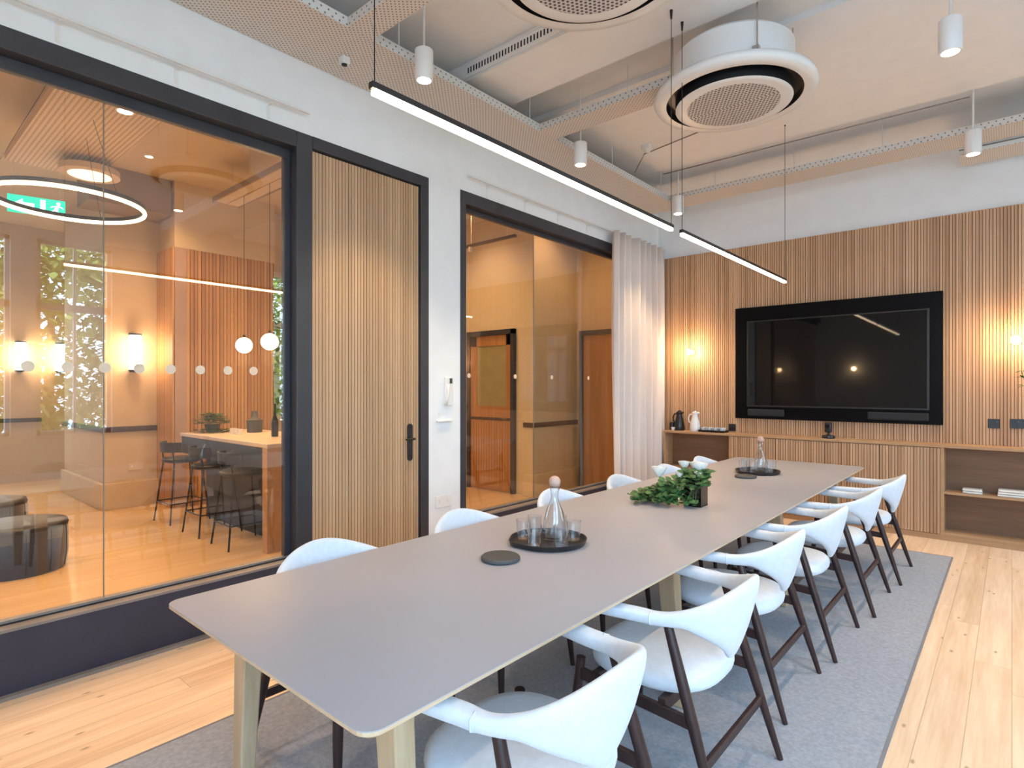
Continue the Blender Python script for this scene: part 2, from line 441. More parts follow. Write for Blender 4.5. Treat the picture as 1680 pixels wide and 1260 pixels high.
dh.tube([(XW+0.045, 2.99, 1.085), (XW+0.047, 2.90, 1.085)], [0.009, 0.008], 10)
dh.obj('door_handle', M_black, dl)
for z in (0.35, 1.6, 2.8):
    MB().tube([(XW-0.02, 2.121, z-0.05), (XW-0.02, 2.121, z+0.05)], 0.008, 8).obj('door_hinge', M_black, d1)
# ---- window 2
w2 = sroot('window_2')
m = MB()
m.box(XW-0.115, XW+0.006, 3.535, 6.70, 3.125, 3.235)
m.box(XW-0.115, XW+0.006, 3.535, 3.605, 0.325, 3.125)
m.box(XW-0.115, XW+0.006, 6.63, 6.70, 0.325, 3.125)
m.box(XG-0.03, XG+0.015, 3.605, 6.63, 3.085, 3.125)
m.obj('window_frame', M_frame, w2, bevel=0.004)
box(XG+0.02, XG+0.023, 3.605, 6.63, 0.333, 0.340).obj('gasket', M_black, w2)
box(XG-0.03, XG+0.02, 3.605, 6.63, 0.330, 0.352).obj('bottom_channel', M_sill, w2)
box(XG-0.05, XW+0.006, 3.605, 6.63, 0.318, 0.332).obj('window_sill', M_sill, w2)
box(XG-0.004, XG+0.004, 3.60, 4.672, 0.35, 3.09).obj('window_pane', M_pane, w2)
box(XG-0.004, XG+0.004, 4.678, 6.64, 0.35, 3.09).obj('window_pane', M_pane, w2)
box(XG-0.005, XG+0.005, 4.6725, 4.6775, 0.35, 3.09).obj('pane_joint', MATS['silicone'], w2)
for y in (3.73, 4.38, 4.986, 5.697): dot(y, 0.022, w2)
# curtain track (two lengths)
for a, b, n_ in ((YF, 2.06, 'trim_3'), (3.57, 7.2, 'trim_4')):
    m = MB(); m.box(XW+0.055, XW+0.075, a, b, 3.345, 3.362)
    y = a+0.3
    while y < b: m.box(XW, XW+0.055, y, y+0.012, 3.335, 3.345); m.box(XW, XW+0.004, y-0.004, y+0.016, 3.25, 3.345); y += 0.55
    struct(n_, m, M_white)

# ---- slatted back wall panel
sp = thing('slat_wall_panel', 'tall oak slatted panelling covering the far wall behind the screen', 'panelling', (0, YB, 0))
box(XW+0.01, XR-0.01, -0.022, 0, 0.0, 3.23).obj('backing_board', M_slatback, sp)
m = MB(); x = XW+0.012
while x < XR-0.04:
    m.box(x+0.0025, x+0.0235, -0.040, -0.022, 0.0, 3.23); x += 0.026
m.obj('slats', M_slat, sp)
YS = YB-0.040

# ================================================================== SIDEBOARD
CF = 7.03
sb = thing('counter_unit', 'long built-in oak cabinet with slatted doors and open shelves along the far wall', 'cabinet', (0, CF, 0))
cz0, cz1 = 0.055, 0.905
D = YS-CF-0.004
nL0, nL1 = -3.43, -2.60; nR0 = -0.50; nR1 = 1.05
m = MB()
m.box(nL0-0.02, XR-0.02, 0.004, D, 0.0, cz0)                      # plinth
m.box(nL0-0.02, nL0, 0.0, D, cz0, cz1); m.box(nL1, nL1+0.03, 0.0, D, cz0, cz1)
m.box(nR0-0.03, nR0, 0.0, D, cz0, cz1); m.box(nR1, nR1+0.03, 0.0, D, cz0, cz1)
m.box(nL0, nL1, 0, D, cz0, cz0+0.02); m.box(nR0, nR1, 0, D, cz0, cz0+0.025)
m.obj('carcass', M_oak, sb)
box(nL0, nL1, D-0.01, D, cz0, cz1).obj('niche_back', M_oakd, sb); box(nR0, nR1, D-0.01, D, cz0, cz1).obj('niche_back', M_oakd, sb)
box(nR0, nR1, 0.0, D-0.01, 0.455, 0.475).obj('shelf', M_oak, sb)
box(nL0, nL1, 0.0, D-0.01, 0.455, 0.475).obj('shelf', M_oak, sb)
nd = 4; xa = nL1+0.03; xb = nR0-0.03; wd = (xb-xa)/nd
def slat_door(x0, x1):
    bd = box(x0+0.002, x1-0.002, 0.006, 0.020, cz0+0.005, cz1-0.004).obj('cabinet_door', M_slatback, sb)
    m = MB(); k = int((x1-x0-0.004)/0.026); st = (x1-x0-0.004)/k
    for i in range(k):
        m.box(x0+0.002+i*st+0.002, x0+0.002+(i+1)*st-0.003, -0.006, 0.007, cz0+0.005, cz1-0.004)
    m.obj('door_slats', M_slat, bd)
for i in range(nd): slat_door(xa+i*wd, xa+(i+1)*wd)
for i in range(2): slat_door(nR1+0.03+i*0.64, nR1+0.03+(i+1)*0.64)
ct = tag(box(nL0-0.02, XR-0.015, CF-0.012, YS-0.002, cz1+0.001, 0.935).obj('worktop', M_oak, bevel=0.003), 'long oak worktop running along the far wall above the cabinet', 'worktop')
CT = 0.9355

# ================================================================== TV
tv = thing('wall_screen', 'large black wall screen in a wide black surround on the oak slats', 'screen', (-1.557, YS, 0))
box(-1.034, 1.034, -0.035, 0, 1.116, 2.470).obj('surround_panel', M_tvback, tv, bevel=0.003)
box(-0.885, 0.925, -0.065, -0.035, 1.262, 2.300).obj('screen_bezel', M_black, tv, bevel=0.004)
box(-0.865, 0.905, -0.067, -0.065, 1.282, 2.285).obj('display', M_gloss, tv)
for a, b in ((-0.88, -0.46), (0.38, 0.92)):
    box(a, b, -0.062, -0.035, 1.150, 1.235).obj('speaker_bar', M_spk, tv, bevel=0.02)

# conference camera standing on worktop
cc = thing('conference_camera', 'black conference camera on a round base standing on the worktop under the screen', 'camera', (-1.53, 7.10, CT))
MB().lathe([(0.001, 0), (0.062, 0), (0.066, 0.012), (0.060, 0.030), (0.035, 0.036)], n=28, caps=True).obj('base', M_black, cc, smooth='auto')
MB().tube([(0, 0, 0.03), (0, 0, 0.07)], 0.014, 12).obj('stem', M_black, cc, smooth='auto')
box(-0.034, 0.034, -0.035, 0.03, 0.065, 0.175).obj('camera_head', M_black, cc, bevel=0.012)
MB().tube([(0, -0.034, 0.135), (0, -0.050, 0.135)], 0.022, 20).obj('lens', M_gloss, cc, smooth='auto')
# outlets
def socket(x, w, z, label):
    t = thing('wall_socket', label, 'socket', (x, YS, z), group=None)
    box(-w/2, w/2, -0.010, 0, -0.045, 0.045).obj('faceplate', M_black, t, bevel=0.003)
    k = 1 if w < 0.1 else 2
    for i in range(k):
        cx = (i-(k-1)/2)*0.07
        m = MB(); m.box(cx-0.004, cx+0.004, -0.0125, -0.010, 0.006, 0.020); m.box(cx-0.016, cx-0.008, -0.0125, -0.010, -0.014, -0.009); m.box(cx+0.008, cx+0.016, -0.0125, -0.010, -0.014, -0.009)
        m.obj('pin_slots', M_spk, t)
        box(cx+0.018, cx+0.028, -0.014, -0.010, 0.012, 0.026).obj('switch', M_slate, t)
socket(-0.132, 0.088, 1.147, 'single black socket on the slats, nearer the screen')
socket(0.060, 0.150, 1.152, 'double black socket on the slats at the photo\'s right edge')
socket(-2.64, 0.088, 0.995, 'small black socket low on the slats left of the screen')

# sconces on the far wall
def bulb_sconce(loc, label, rz=0, e=9):
    t = thing('wall_light', label, 'wall light', loc, rz)
    MB().loft([[(0.045*math.cos(a), -0.0, 0.045*math.sin(a)) for a in [2*PI*j/24 for j in range(24)]], [(0.045*math.cos(a), -0.014, 0.045*math.sin(a)) for a in [2*PI*j/24 for j in range(24)]]]).obj('back_plate', paint('brass', (0.45, 0.28, 0.10), 0.3, 1.0), t, smooth='auto')
    MB().tube([(0, -0.014, 0), (0, -0.055, 0)], 0.009, 10).obj('arm', MATS['brass'], t, smooth='auto')
    r = 0.038
    MB().lathe([(max(0.0008, r*math.sin(PI*k/10)), -r*math.cos(PI*k/10)) for k in range(11)], 0, -0.092, n=20).obj('lamp_globe', M_bulb, t, smooth=True)
    l = light('POINT', 'lamp_light', (0, -0.17, 0), e, WARM, shadow_soft_size=0.05); l.parent = t
    return t
bulb_sconce((-3.165, YS, 1.955), 'small glowing wall light on the slats between the curtain and the screen')
bulb_sconce((0.030, YS, 1.945), 'small glowing wall light on the slats right of the screen')
bulb_sconce((-2.9, YF, 1.945), 'small glowing wall light on the white wall opposite the screen', PI)

# jugs, cup tray
def jug(loc, mat, label, rz=0, s=1.0):
    t = thing('thermos_jug', label, 'jug', loc, rz)
    prof = [(0.001, 0), (0.062, 0), (0.068, 0.012), (0.066, 0.06), (0.052, 0.13), (0.038, 0.18), (0.034, 0.205), (0.040, 0.228), (0.042, 0.236), (0.030, 0.244), (0.001, 0.246)]
    MB().lathe([(r*s, z*s) for r, z in prof], n=28).obj('body', mat, t, smooth='auto')
    MB().tube([(-0.030*s, 0, 0.215*s), (-0.068*s, 0, 0.21*s), (-0.088*s, 0, 0.17*s), (-0.082*s, 0, 0.12*s), (-0.052*s, 0, 0.09*s)], 0.009*s, 10).obj('handle', mat, t, smooth=True)
    MB().tube([(0.02*s, 0, 0.222*s), (0.058*s, 0, 0.238*s)], [0.018*s, 0.010*s], 10).obj('spout', mat, t, smooth=True)
    MB().lathe([(0.001, 0.246), (0.024, 0.246), (0.022, 0.258), (0.001, 0.262)], n=20).obj('lid', mat, t, smooth='auto')
jug((-3.285, 7.14, CT), M_black, 'black insulated jug on the worktop beside the curtain')
jug((-3.065, 7.12, CT), M_white, 'white insulated jug on the worktop next to the black one', s=1.0)
def cup(loc, label, s=1.0, grp='white cups on the worktop tray'):
    t = thing('cup', label, 'cup', loc, random.uniform(0, 6), grp)
    MB().lathe([(0.001, 0), (0.020*s, 0), (0.026*s, 0.02*s), (0.036*s, 0.055*s), (0.034*s, 0.055*s), (0.023*s, 0.02*s), (0.001, 0.008)], n=18).obj('bowl', M_white, t, smooth='auto')
    MB().tube([(0.03*s, 0, 0.046*s), (0.05*s, 0, 0.042*s), (0.048*s, 0, 0.024*s), (0.027*s, 0, 0.018*s)], 0.004*s, 6).obj('handle', M_white, t, smooth=True)
ctr = thing('cup_tray', 'long black box tray on the worktop holding white cups', 'tray', (-2.83, 7.13, CT))
m = MB(); m.box(-0.16, 0.16, -0.08, 0.08, 0, 0.008); m.box(-0.16, 0.16, -0.08, -0.072, 0, 0.026); m.box(-0.16, 0.16, 0.072, 0.08, 0, 0.026); m.box(-0.16, -0.152, -0.08, 0.08, 0, 0.026); m.box(0.152, 0.16, -0.08, 0.08, 0, 0.026)
m.obj('box', M_black, ctr)
k = 0
for i in range(4):
    for j in range(2):
        cup((-2.945+i*0.077, 7.098+j*0.066, CT+0.009), '%s cup in the %s row of the black tray' % (('leftmost white', 'second white', 'third white', 'rightmost white')[i], ('front', 'rear')[j]), 0.85)
cup((-3.345, 7.075, CT), 'small white cup alone in front of the black jug', 0.75, 'loose cup')
tag(MB().lathe([(0.001, 0), (0.032, 0), (0.035, 0.004), (0.035, 0.085), (0.026, 0.1), (0.001, 0.1)], -3.395, 7.16, n=20, z0=CT).obj('canister', M_black, smooth='auto'), 'small black lidded canister behind the lone cup near the curtain', 'canister')
# things on the right hand shelf
def paper_stack(x0, x1, n, label):
    t = thing('towel_stack', label, 'towels', ((x0+x1)/2, 7.12, 0.4755))
    w = (x1-x0)/2
    for i in range(n):
        dx = random.uniform(-0.004, 0.004)
        box(-w+dx, w+dx, -0.06, 0.07, i*0.022, i*0.022+0.020).obj('folded_towel', M_whitew, t, bevel=0.008)
paper_stack(-0.36, -0.21, 2, 'low stack of folded white towels on the open shelf, nearer the slatted doors')
paper_stack(-0.10, 0.14, 3, 'wider stack of folded white towels on the open shelf at the photo\'s right edge')
# branch plant at the right of the worktop
bp = thing('leafy_plant', 'leafy green stems in a clear vase on the worktop at the photo\'s right edge', 'plant', (0.21, 7.12, CT))
MB().lathe([(0.001, 0), (0.05, 0), (0.055, 0.01), (0.045, 0.16), (0.05, 0.2), (0.046, 0.2), (0.04, 0.16), (0.001, 0.012)], n=24).obj('vase', M_tumbler, bp, smooth='auto')
def leaf(mb, p, d, up, L, w):
    d = Vector(d).normalized(); up = Vector(up); s_ = d.cross(up)
    if s_.length < 1e-3: s_ = d.orthogonal()
    s_.normalize(); nn = s_.cross(d)
    p = Vector(p)
    pts = [p, p+d*L*0.35+s_*w*0.5-nn*0.0, p+d*L*0.7+s_*w*0.38-nn*L*0.06, p+d*L-nn*L*0.15, p+d*L*0.7-s_*w*0.38-nn*L*0.06, p+d*L*0.35-s_*w*0.5, p+d*L*0.5+nn*L*0.06]
    mb.add(pts, [(0, 1, 6), (1, 2, 6), (2, 3, 6), (3, 4, 6), (4, 5, 6), (5, 0, 6)])
st = MB(); lf = MB()
for i in range(7):
    a = random.uniform(0, 2*PI); tip = Vector((0.17*math.cos(a)-0.03, 0.06*math.sin(a)-0.03, random.uniform(0.45, 0.78)))
    base = Vector((0.02*math.cos(a), 0.02*math.sin(a), 0.02)); mid = (base+tip)/2+Vector((0, 0, 0.08))
    P = [base.lerp(mid, t).lerp(mid.lerp(tip, t), t) for t in [k/8 for k in range(9)]]
    st.tube(P, 0.003, 6)
    for k in range(3, 9):
        for q in range(3):
            b = random.uniform(0, 2*PI); leaf(lf, P[k], (math.cos(b), 0.5*math.sin(b), random.uniform(-0.2, 0.7)), (0, 0, 1), random.uniform(0.05, 0.09), 0.025)
st.obj('stems', M_leaf, bp); lf.obj('leaves', M_leaf, bp, smooth=True)

# ================================================================== CURTAIN
cu = thing('curtain', 'pale pleated linen curtain hanging at the corner beside the wide window', 'curtain', (XW+0.09, 0, 0))
rows = []; NY = 200; y0, y1 = 5.90, 7.17
for iz in range(13):
    z = 3.34-(3.34-0.012)*iz/12; r = []
    for i in range(NY+1):
        u = i/NY; y = y0+(y1-y0)*u+0.04*math.sin(iz*0.35)*(u-0.5)
        ph = u*2*PI*8.0+0.9*math.sin(u*9)
        amp = 0.058+0.014*math.sin(u*17+iz*0.25)
        r.append((0.035+amp*math.sin(ph)+0.012*math.sin(2.3*ph+iz*0.3)*(iz/12), y+0.012*math.cos(ph), z))
    rows.append(r)
m = MB(); m.loft(rows, caps=False, closed=False)
c_ = m.obj('curtain_cloth', M_curtain, cu, smooth=True)
sd = c_.modifiers.new('solid', 'SOLIDIFY'); sd.thickness = 0.004
# ================================================================== RUG
rg = thing('area_rug', 'large blue-grey woven rug under the long table', 'rug', (-1.65, 3.5, 0))
box(-1.02, 1.25, -3.1, 2.84, 0.0005, 0.010).obj('pile', M_rug, rg)
m = MB(); m.box(-1.032, -1.02, -3.1, 2.84, 0.0005, 0.011); m.box(1.25, 1.262, -3.1, 2.84, 0.0005, 0.011); m.box(-1.032, 1.262, 2.84, 2.852, 0.0005, 0.011); m.box(-1.032, 1.262, -3.112, -3.1, 0.0005, 0.011)
m.obj('binding', M_rugedge, rg)

# ================================================================== TABLE
RZR = 0.0105
TX0, TX1, TY0, TY1, TZ = -2.245, -1.048, 0.735, 6.32, 0.745
tb = thing('meeting_table', 'very long grey-topped meeting table on pale oak legs, standing on the rug', 'table', (-1.65, (TY0+TY1)/2, RZR))
def rrect(x0, x1, y0, y1, r, z, n=6):
    out = []
    for cx, cy, a0 in ((x1-r, y1-r, 0), (x0+r, y1-r, PI/2), (x0+r, y0+r, PI), (x1-r, y0+r, 1.5*PI)):
        for k in range(n+1):
            a = a0+PI/2*k/n; out.append((cx+r*math.cos(a), cy+r*math.sin(a), z))
    return out
hx = (TX1-TX0)/2; hy = (TY1-TY0)/2; T = TZ-RZR
MB().loft([rrect(-hx, hx, -hy, hy, 0.05, T-0.003), rrect(-hx, hx, -hy, hy, 0.05, T)]).obj('tabletop', M_laminate, tb)
MB().loft([rrect(-hx+0.02, hx-0.02, -hy+0.02, hy-0.02, 0.03, T-0.026), rrect(-hx, hx, -hy, hy, 0.05, T-0.012), rrect(-hx, hx, -hy, hy, 0.05, T-0.003)]).obj('table_edge', M_ply, tb)
yl = [0.95, 2.56, 4.19, 5.87]; yll = [0.95, 2.77, 4.45, 6.05]
for i_, y in enumerate(yl):
    for s_ in (-1, 1):
        y = yl[i_] if s_ > 0 else yll[i_]
        m = MB(); yy = y-(TY0+TY1)/2; xt = s_*0.41; xb_ = s_*0.468
        def rr(cx, z, w, d): return [(cx-w, yy-d, z), (cx+w, yy-d, z), (cx+w, yy+d, z), (cx-w, yy+d, z)]
        m.loft([rr(xb_, 0, 0.032, 0.026), rr(xt, T-0.027, 0.045, 0.036)])
        m.obj('leg', M_tleg, tb, bevel=0.006)
    box(-0.40, 0.0, yll[i_]-(TY0+TY1)/2-0.02, yll[i_]-(TY0+TY1)/2+0.02, T-0.075, T-0.027).obj('cross_rail', M_blackm, tb)
    box(0.0, 0.40, yl[i_]-(TY0+TY1)/2-0.02, yl[i_]-(TY0+TY1)/2+0.02, T-0.075, T-0.027).obj('cross_rail', M_blackm, tb)
m = MB(); 
for s_ in (-1, 1): m.box(s_*0.2-0.02, s_*0.2+0.02, yl[0]-(TY0+TY1)/2, yl[-1]-(TY0+TY1)/2, T-0.070, T-0.028)
m.obj('underframe', M_blackm, tb)

# ================================================================== CHAIRS
def sstep(a, b, x):
    t = max(0, min(1, (x-a)/(b-a))); return t*t*(3-2*t)
def make_chair(label):
    t = thing('dining_chair', label, 'chair', (0, 0, 0), 0, 'dining chairs along the meeting table')
    # back-and-arm shell, opening towards -x
    R = 0.285; Ls = 0.19; tot = R*PI/2+Ls; rings = []; NS = 64
    for i in range(NS+1):
        s = -tot+2*tot*i/NS; a = abs(s); sg = 1 if s >= 0 else -1
        if a <= R*PI/2:
            ph = a/R; px = R*math.cos(ph)*0.96; py = sg*R*math.sin(ph)*1.02; nx, ny = math.cos(ph), sg*math.sin(ph)
        else:
            q = a-R*PI/2; px = -q; py = sg*(R*1.02+0.03*(q/Ls)); nx, ny = 0, sg
        zt = 0.700+0.098*(1-sstep(0.0, 0.40, a))-0.002*sstep(0.3, 0.6, a)
        zb = 0.485+0.168*min(1.0, (max(0, a-0.02)/0.27))**0.85
        zb = zb if a > 0.045 else 0.485+0.168*(0.025/0.27)**0.85*(a/0.045)**2
        th = 0.024+0.012*sstep(0.30, 0.5, a)
        e = sstep(0, 0.05, tot-a); k = 0.25+0.75*math.sqrt(max(0, e))
        zc = (zt+zb)/2; hz = (zt-zb)/2*k; th *= k
        ring = []; n = 20
        for j in range(n):
            an = 2*PI*j/n; c, s_ = math.cos(an), math.sin(an)
            dx = th*math.copysign(abs(c)**0.8, c); dz = hz*math.copysign(abs(s_)**0.62, s_)
            lean = (0.018*(1-sstep(0.2, 0.45, a))-0.075*(zt-(zc+dz))/0.30)*(1-0.5*sstep(0.25, 0.5, a))
            ring.append((px+nx*(dx+lean), py+ny*(dx+lean), zc+dz))
        rings.append(ring)
    MB().loft(rings).obj('backrest', M_fabric, t, smooth=True)
    for sg in (-1, 1):
        MB().tube([(0.045, sg*0.290, 0.703), (0.049, sg*0.3155, 0.692), (0.049, sg*0.3150, 0.664), (0.045, sg*0.288, 0.650)], 0.0025, 6).obj('seam_piping', M_fabric, t, smooth=True)
    # seat pad
    rs = [(0.30, 0.0), (0.90, 0.0), (0.985, 0.014), (1.0, 0.032), (0.985, 0.052), (0.93, 0.066), (0.75, 0.076), (0.45, 0.081), (0.02, 0.083)]
    MB().loft([superring(-0.055, 0, 0.395+z, 0.255*f, 0.262*f, 2.7) for f, z in rs]).obj('seat', M_fabric, t, smooth=True)
    for sg in (-1, 1):
        P0, P1 = Vector((0.095, sg*0.268, 0.664)), Vector((0.305, sg*0.300, 0))
        MB().tube([P0.lerp(P1, k) for k in (0, 0.25, 0.5, 0.8, 1)], [0.0165, 0.0195, 0.0200, 0.0150, 0.0115], 14).obj('leg', M_walnut, t, smooth='auto')
        Q0, Q1 = Vector((-0.275, sg*0.255, 0.575)), Vector((-0.315, sg*0.285, 0))
        Q0.z = 0.43
        MB().tube([Q0.lerp(Q1, k) for k in (0, 0.4, 0.75, 1)], [0.0185, 0.0190, 0.0150, 0.0115], 14).obj('leg', M_walnut, t, smooth='auto')
        # side rail
        m = MB(); a = P0.lerp(P1, 0.46)
        A = (a.x, sg*0.281, 0.352); B = (-0.283, sg*0.262, 0.375)
        m.loft([[(A[0], A[1]-0.010, A[2]-0.020), (A[0], A[1]+0.010, A[2]-0.020), (A[0], A[1]+0.010, A[2]+0.020), (A[0], A[1]-0.010, A[2]+0.020)],
                [(B[0], B[1]-0.010, B[2]-0.024), (B[0], B[1]+0.010, B[2]-0.024), (B[0], B[1]+0.010, B[2]+0.020), (B[0], B[1]-0.010, B[2]+0.020)]])
        m.obj('side_rail', M_walnut, t, bevel=0.003)
    c = Vector((0.095, 0, 0.664)).lerp(Vector((0.305, 0, 0)), 0.66)
    m = MB(); m.box(c.x-0.009, c.x+0.009, -0.284, 0.284, c.z-0.018, c.z+0.018); m.obj('stretcher', M_walnut, t, bevel=0.004)
    m = MB(); m.box(-0.22, -0.19, -0.262, 0.262, 0.362, 0.396); m.box(0.06, 0.09, -0.272, 0.272, 0.350, 0.396); m.obj('seat_bearer', M_walnut, t, bevel=0.003)
    return t
names = ['nearest', 'second', 'third', 'fourth', 'fifth', 'farthest']
ry = [1.295, 2.15, 3.02, 3.805, 4.655, 5.49]
rx = [-1.03, -1.005, -1.062, -1.025, -0.975, -0.935]
ly = [1.41, 2.27, 3.15, 4.0, 4.82, 5.60]
RL = ['pale curved-back chair nearest the camera on the right side of the table', 'second pale chair from the camera on the right side, beside the nearest one', 'third pale chair from the camera along the table\'s right side', 'fourth pale chair from the camera along the table\'s right side', 'fifth pale chair on the right side, next to the last', 'farthest pale chair on the table\'s right side, closest to the slatted cabinet doors']
LL = ['pale chair behind the table, the one nearest the camera on the glazing side', 'pale chair across the table between the slatted door and the wide window', 'pale chair across the table just behind the near carafe', 'pale chair across the table in front of the far part of the wide window', 'pale chair across the table behind the flower arrangement by the curtain', 'last pale chair across the table, in front of the left open shelf']
base = make_chair(RL[0]); base.location = (rx[0], ry[0], RZR)
for x, y, lb in zip(rx[1:], ry[1:], RL[1:]): clone(base, (x, y, RZR), 0, lb)
for y, lb in zip(ly, LL): clone(base, (-2.095, y, RZR), PI, lb)

# ================================================================== TABLE ITEMS
def drinks_tray(loc, rz, which, nt):
    t = thing('serving_tray', 'round black serving tray with a pointed lip, on the table %s' % which, 'tray', loc, rz)
    def out(r, z, n=48):
        o = []
        for j in range(n):
            a = 2*PI*j/n; rr_ = r*(1+0.10*max(0, math.cos(a))**40)
            o.append((rr_*math.cos(a), rr_*math.sin(a), z))
        return o
    MB().loft([out(0.150, 0.0), out(0.178, 0.004), out(0.186, 0.026), out(0.180, 0.027), out(0.172, 0.009), out(0.02, 0.008)]).obj('tray_body', M_black, t, smooth='auto')
    Rm = Matrix.Rotation(rz, 4, 'Z')
    c = thing('carafe', 'clear glass carafe with a ball stopper on the black tray %s' % which, 'carafe', (loc[0]+0.015, loc[1]+0.03, loc[2]+0.0095))
    prof = [(0.001, 0), (0.048, 0), (0.056, 0.010), (0.058, 0.05), (0.053, 0.10), (0.040, 0.15), (0.024, 0.185), (0.018, 0.21), (0.020, 0.235), (0.028, 0.262), (0.026, 0.262), (0.0175, 0.235), (0.0155, 0.21), (0.021, 0.185), (0.037, 0.15), (0.050, 0.10), (0.055, 0.05), (0.052, 0.012), (0.001, 0.008)]
    MB().lathe(prof, n=32).obj('bottle', M_tumbler, c, smooth=True)
    r = 0.029
    MB().lathe([(max(0.0008, r*math.sin(PI*k/12)), 0.283-r*math.cos(PI*k/12)) for k in range(13)], n=24).obj('stopper', M_cork, c, smooth=True)
    MB().lathe([(0.001, 0.010), (0.0505, 0.013), (0.053, 0.045), (0.001, 0.046)], n=24).obj('water', glass('water', (0.93, 0.95, 0.97), 0.6, ior=1.33), c, smooth='auto')
    ring_ = []
    for k in range(nt):
        a = -PI*0.98+k*2*PI*0.86/(nt-1)+0.5; x = loc[0]+0.122*math.cos(a); y = loc[1]+0.122*math.sin(a)
        g = MB().lathe([(0.001, 0), (0.029, 0), (0.032, 0.004), (0.036, 0.098), (0.0345, 0.098), (0.0305, 0.008), (0.001, 0.007)], n=24).obj('drinking_glass', M_tumbler, smooth='auto')
        g.location = (x, y, loc[2]+0.0095); ring_.append(g)
    th_ = math.radians(40.871)
    ring_.sort(key=lambda o: (o.location.x*math.cos(th_)+o.location.y*math.sin(th_))/(-o.location.x*math.sin(th_)+o.location.y*math.cos(th_)))
    for g, nm in zip(ring_, ('leftmost', 'second from left', 'third from left', 'third from right', 'second from right', 'rightmost')):
        tag(g, 'clear tumbler, %s of the six on the tray %s' % (nm, which), 'glass', 'tumblers on the tray %s' % which)
drinks_tray((-1.70, 2.235, TZ+0.001), math.radians(-118), 'nearer the camera', 6)
drinks_tray((-1.69, 5.25, TZ+0.001), math.radians(-118), 'at the far end', 6)
def puck(x, y, lb):
    o = MB().lathe([(0.001, 0), (0.080, 0), (0.086, 0.004), (0.086, 0.014), (0.080, 0.019), (0.001, 0.020)], n=40).obj('round_coaster', M_slate, smooth='auto')
    o.location = (x, y, TZ+0.001); tag(o, lb, 'coaster', 'slate discs on the table')
puck(-1.689, 1.875, 'round slate disc on the table beside the nearer tray')
puck(-1.680, 4.92, 'round slate disc on the table beside the far tray')

fa = thing('flower_arrangement', 'white roses and trailing ivy in a square smoked glass vase at mid table', 'flowers', (-1.60, 3.50, TZ+0.001))
ang = math.radians(0)
m = MB(); w = 0.055; cx = 0.075; cy = 0.055
m.box(cx-w, cx+w, cy-w, cy+w, 0, 0.006)
for a, b, c, d in ((cx-w, cx+w, cy-w, cy-w+0.005), (cx-w, cx+w, cy+w-0.005, cy+w), (cx-w, cx-w+0.005, cy-w, cy+w), (cx+w-0.005, cx+w, cy-w, cy+w)): m.box(a, b, c, d, 0, 0.185)
m.obj('vase', glass('smoked_glass', (0.16, 0.20, 0.22), 1.3, boost=0.02), fa)
lf = MB(); st = MB()
for i in range(26):
    tip = Vector((random.uniform(-0.26, 0.12), random.uniform(-0.17, 0.06), random.uniform(0.01, 0.10)))
    b0 = Vector((cx+random.uniform(-.035, .035), cy+random.uniform(-.035, .035), 0.13)); mid = (b0+tip)/2+Vector((0, 0, 0.07))
    P = [b0.lerp(mid, t).lerp(mid.lerp(tip, t), t) for t in [k/7 for k in range(8)]]
    for q in P: q.z = max(q.z, 0.006)
    st.tube(P, 0.0015, 5)
for i in range(620):     # heaped ivy: low and wide to the left, higher over the vase
    x = random.uniform(-0.27, 0.135); h = 0.065+0.12*sstep(-0.25, 0.0, x)
    y = random.gauss(-0.03 if x < 0.02 else 0.04, 0.055)
    z = random.uniform(0.014, h) if x < 0.02 else random.uniform(0.12, h+0.04)
    if 0.02 <= x and y < -0.02 and random.random() < 0.5: z = random.uniform(0.014, 0.07)
    b = random.uniform(0, 2*PI)
    leaf(lf, (x, y, z), (math.cos(b), math.sin(b)-0.3, random.uniform(-0.1, 0.7)), (0.2, -0.5, 1), random.uniform(0.035, 0.055), random.uniform(0.032, 0.048))
st.obj('stems', M_leaf, fa); lf.obj('foliage', M_leaf, fa)
def rose(p, r):
    m = MB(); rnd = random.Random(int(r*1e4)+int(p[0]*1e3))
    for ring_, (cnt, rr_, tilt) in enumerate(((5, 1.0, 0.5), (5, 0.78, 0.25), (4, 0.52, 0.1), (3, 0.28, 0.0))):
        for k in range(cnt):
            a = 2*PI*k/cnt+ring_*0.7; w_ = 1.25*PI/cnt; g = []
            for i in range(5):
                t = i/4; row = []
                for j in range(7):
                    b = a+(j/6-0.5)*2*w_; q = rr_*(0.35+0.65*math.sin(t*PI*0.55))+tilt*t*t*0.35
                    z = t*1.5-0.3-(0.25*tilt*t**3)-0.1*abs(j/6-0.5)*t
                    row.append((p[0]+r*q*math.cos(b), p[1]+r*q*math.sin(b), p[2]+r*z))
                g.append(row)
            m.loft(g, caps=False, closed=False)
    m.obj('rose', M_petal, fa, smooth=True)
    MB().tube([(p[0], p[1], p[2]-r*0.3), (cx+(p[0]-cx)*0.3, cy+(p[1]-cy)*0.3, 0.10)], 0.003, 6).obj('rose_stem', M_leaf, fa)
rose((-0.145, -0.015, 0.185), 0.044); rose((-0.01, 0.07, 0.235), 0.033); rose((0.075, 0.10, 0.215), 0.050)
rose((0.10, 0.03, 0.195), 0.024); rose((-0.01, 0.0, 0.185), 0.022)

